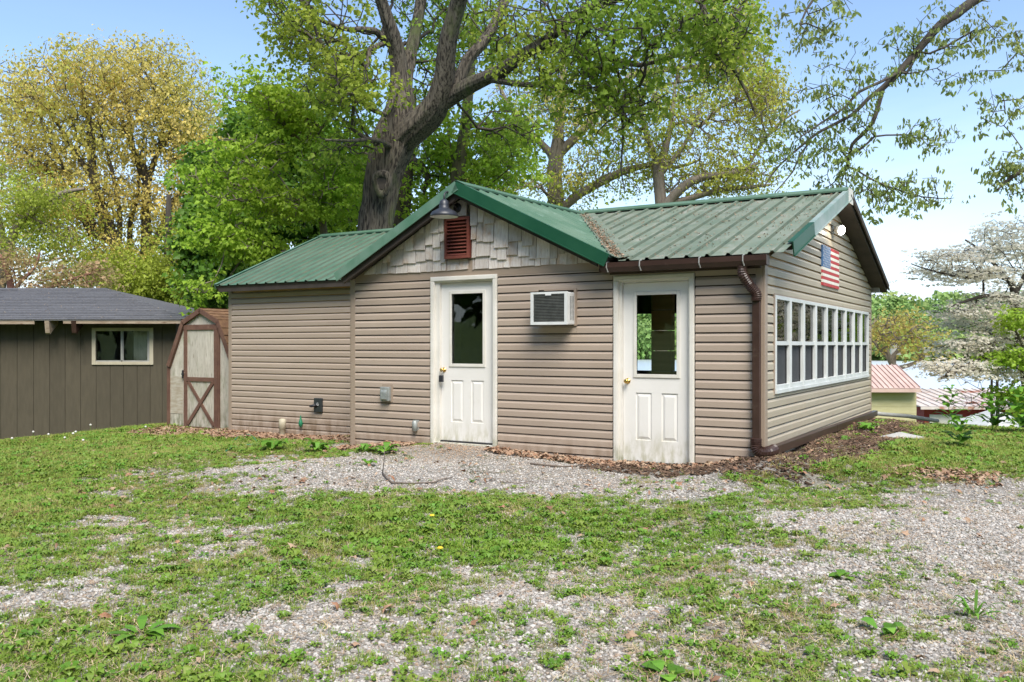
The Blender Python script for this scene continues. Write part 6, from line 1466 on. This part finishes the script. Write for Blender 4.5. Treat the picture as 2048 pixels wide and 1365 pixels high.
# leafy weeds one can tell apart
def plant(label, px_, py_, n, size, lift, wd, name='weed_plant', m='weed', tall=0.0, flower=None):
    d_ = 8.0
    for _ in range(14):
        x_ = (px_-1024)/FPX*d_; z_ = Hs(x_, d_); d_ = .5*d_ + .5*(CAMZ-z_)*FPX/(py_-690)
    x_ = (px_-1024)/FPX*d_
    root = empty(name, (x_, d_, Hs(x_, d_)), 0, label=label, cat='plant'); mk = M[m]
    if not tall:
        for i in range(n):
            V_, F_ = rosette(i*7+int(px_), 1, size, lift, wd); q = MB(); a_ = i*2.4; q.add([(x__*math.cos(a_)-y__*math.sin(a_), x__*math.sin(a_)+y__*math.cos(a_), z__) for x__,y__,z__ in V_], F_); q.build('leaf', mk, root)
    else:
        rr_ = random.Random(int(px_)); q = MB(); pts = [(rr_.uniform(-.02,.02)*k, rr_.uniform(-.02,.02)*k, tall*k/4) for k in range(5)]; q.tube(pts, [.007,.006,.005,.004,.002], 5); q.build('stem', mk, root)
        for i in range(n):
            f_ = .15+.85*i/n; c_ = Vector(pts[min(3,int(f_*4))]).lerp(Vector(pts[min(4,int(f_*4)+1)]), f_*4-int(f_*4)) if f_ < 1 else Vector(pts[4])
            V_, F_ = rosette(i, 1, size*(1.2-.6*f_), lift, wd, .0); a_ = i*2.4+.3; q = MB(); q.add([(c_.x+x__*math.cos(a_)-y__*math.sin(a_), c_.y+x__*math.sin(a_)+y__*math.cos(a_), c_.z+z__) for x__,y__,z__ in V_], F_); q.build('leaf', mk, root)
    return root
plant('dark strap-leaved weed rosette in the lower left of the yard', 282, 1272, 14, .16, .35, .16)
plant('broad-leaved seedling with round leaves at the bottom right of centre', 1330, 1352, 7, .12, .5, .42)
plant('pair of broad upright leaves in the lower right gravel', 1766, 1268, 4, .11, .9, .38)
plant('dark grassy clump on the right gravel', 1950, 1238, 26, .13, 1.0, .06)
plant('round bright leaf cluster among gravel near the right middle', 1690, 1156, 8, .10, .5, .35)
plant('small green plant on the gravel below the corner of the annex', 735, 932, 7, .12, .7, .3)
plant('leafy weed growing against the corner post left of the first door', 770, 906, 12, .16, .9, .32)
plant('bright weed at the foot of the left corner post', 728, 905, 9, .13, 1.0, .34)
plant('leafy weed clump in the litter before the annex wall', 635, 905, 14, .17, .9, .30)
plant('wide arching weed in the litter near the white pipe', 545, 903, 12, .20, .7, .28)
plant('single lime leaf sprouting by the downspout corner', 1440, 918, 3, .12, 1.1, .42)
plant('tall leafy shrub shoot in front of the red boathouse', 1902, 858, 30, .24, .5, .22, 'shrub_plant', 'weed', .62)
plant('second leafy shrub shoot under the sapling at the right', 1985, 868, 30, .26, .6, .24, 'shrub_plant', 'weed', .50)
plant('bright leafy shrub shoot at the right edge of the verge', 2035, 872, 30, .28, .6, .26, 'shrub_plant', 'weed', .62)
plant('low leafy shrub in the verge right of the pale rock', 1920, 900, 26, .22, .6, .24, 'shrub_plant', 'weed', .34)
plant('young green sprout in the mulch by the side wall', 1735, 862, 10, .16, .7, .3)
M['yellow'] = mat('dandelion_yellow', (.75,.5,.02), (.8,.6,.05), 20, .7)
M['clock'] = mat('dandelion_clock', (.62,.60,.55), (.7,.68,.62), 20, .9)
def dandelion(px_, py_, h_, clock, label, group):
    d_ = 8.0
    for _ in range(14):
        x_ = (px_-1024)/FPX*d_; z_ = Hs(x_, d_); d_ = .5*d_ + .5*(CAMZ-z_)*FPX/(py_-690)
    root = empty('dandelion', (x_, d_, Hs(x_, d_)), 0, label=label, cat='flower', group=group)
    MB().tube([(0,0,0),(.01,0,h_*.6),(.008,0,h_)], [.003,.0025,.002], 5).build('stem', M['weed'], root)
    q = MB()
    if clock: q.lathe([(.001,-.018),(.011,-.014),(.017,-.005),(.018,.005),(.011,.014),(.001,.018)], (.008,0,h_+.018), 10); q.build('seed_head', M['clock'], root, smooth=True)
    else: q.lathe([(.004,-.006),(.014,-.004),(.022,.002),(.016,.010),(.001,.013)], (.008,0,h_+.004), 12); q.build('flower_head', M['yellow'], root)
for px_, py_, h_ in ((62,897,.26),(95,896,.2),(150,897,.24),(128,900,.17),(22,905,.2),(290,879,.2),(145,905,.26),(165,908,.18),(180,896,.34)):
    dandelion(px_, py_, h_, True, 'dandelion seed head on a thin stalk before the outbuilding wall', 'dandelion clocks by the outbuilding')
for px_, py_, lb in ((862,1045,'yellow dandelion flower in the grass below the first door'),(878,1112,'second yellow flower lower in the grass, below the first door')):
    dandelion(px_, py_, .05, False, lb, None)
# pale rock
d_ = (CAMZ-.05)*FPX/(893-690); rk_ = empty('rock', ((1800-1024)/FPX*d_, d_, Hs((1800-1024)/FPX*d_, d_)), R(-15), label='flat pale rock half buried at the edge of the mulch', cat='rock')
V_, F_ = stone(77, (.36,.14,.09)); bm = bmesh.new(); vs = [bm.verts.new(p) for p in V_]; [bm.faces.new([vs[i] for i in f]) for f in F_]
bmesh.ops.subdivide_edges(bm, edges=bm.edges[:], cuts=2, use_grid_fill=True, smooth=.6); me = bpy.data.meshes.new('stone_body'); bm.to_mesh(me); bm.free(); me.materials.append(M['rock'])
o = bpy.data.objects.new('stone_body', me); COL.objects.link(o); o.parent = rk_
# garden hose half hidden in the litter
def gpoint(px_, py_):
    d_ = 10.0
    for _ in range(14):
        x_ = (px_-1024)/FPX*d_; z_ = Hs(x_, d_); d_ = .5*d_ + .5*(CAMZ-z_)*FPX/(py_-690)
    return Vector((x_, d_, Hs(x_, d_)+.035))
hp_ = [gpoint(*q) for q in ((452,908),(466,900),(485,895),(505,894),(513,889),(500,874),(482,876),(470,884))]
ho = empty('garden_hose', hp_[0], 0, label='green garden hose lying in the litter before the annex', cat='hose'); P_, _ = catmull([p-hp_[0] for p in hp_], [1]*len(hp_), .06)
MB().tube(P_, .011, 8).build('hose', M['hose'], ho, smooth=True)
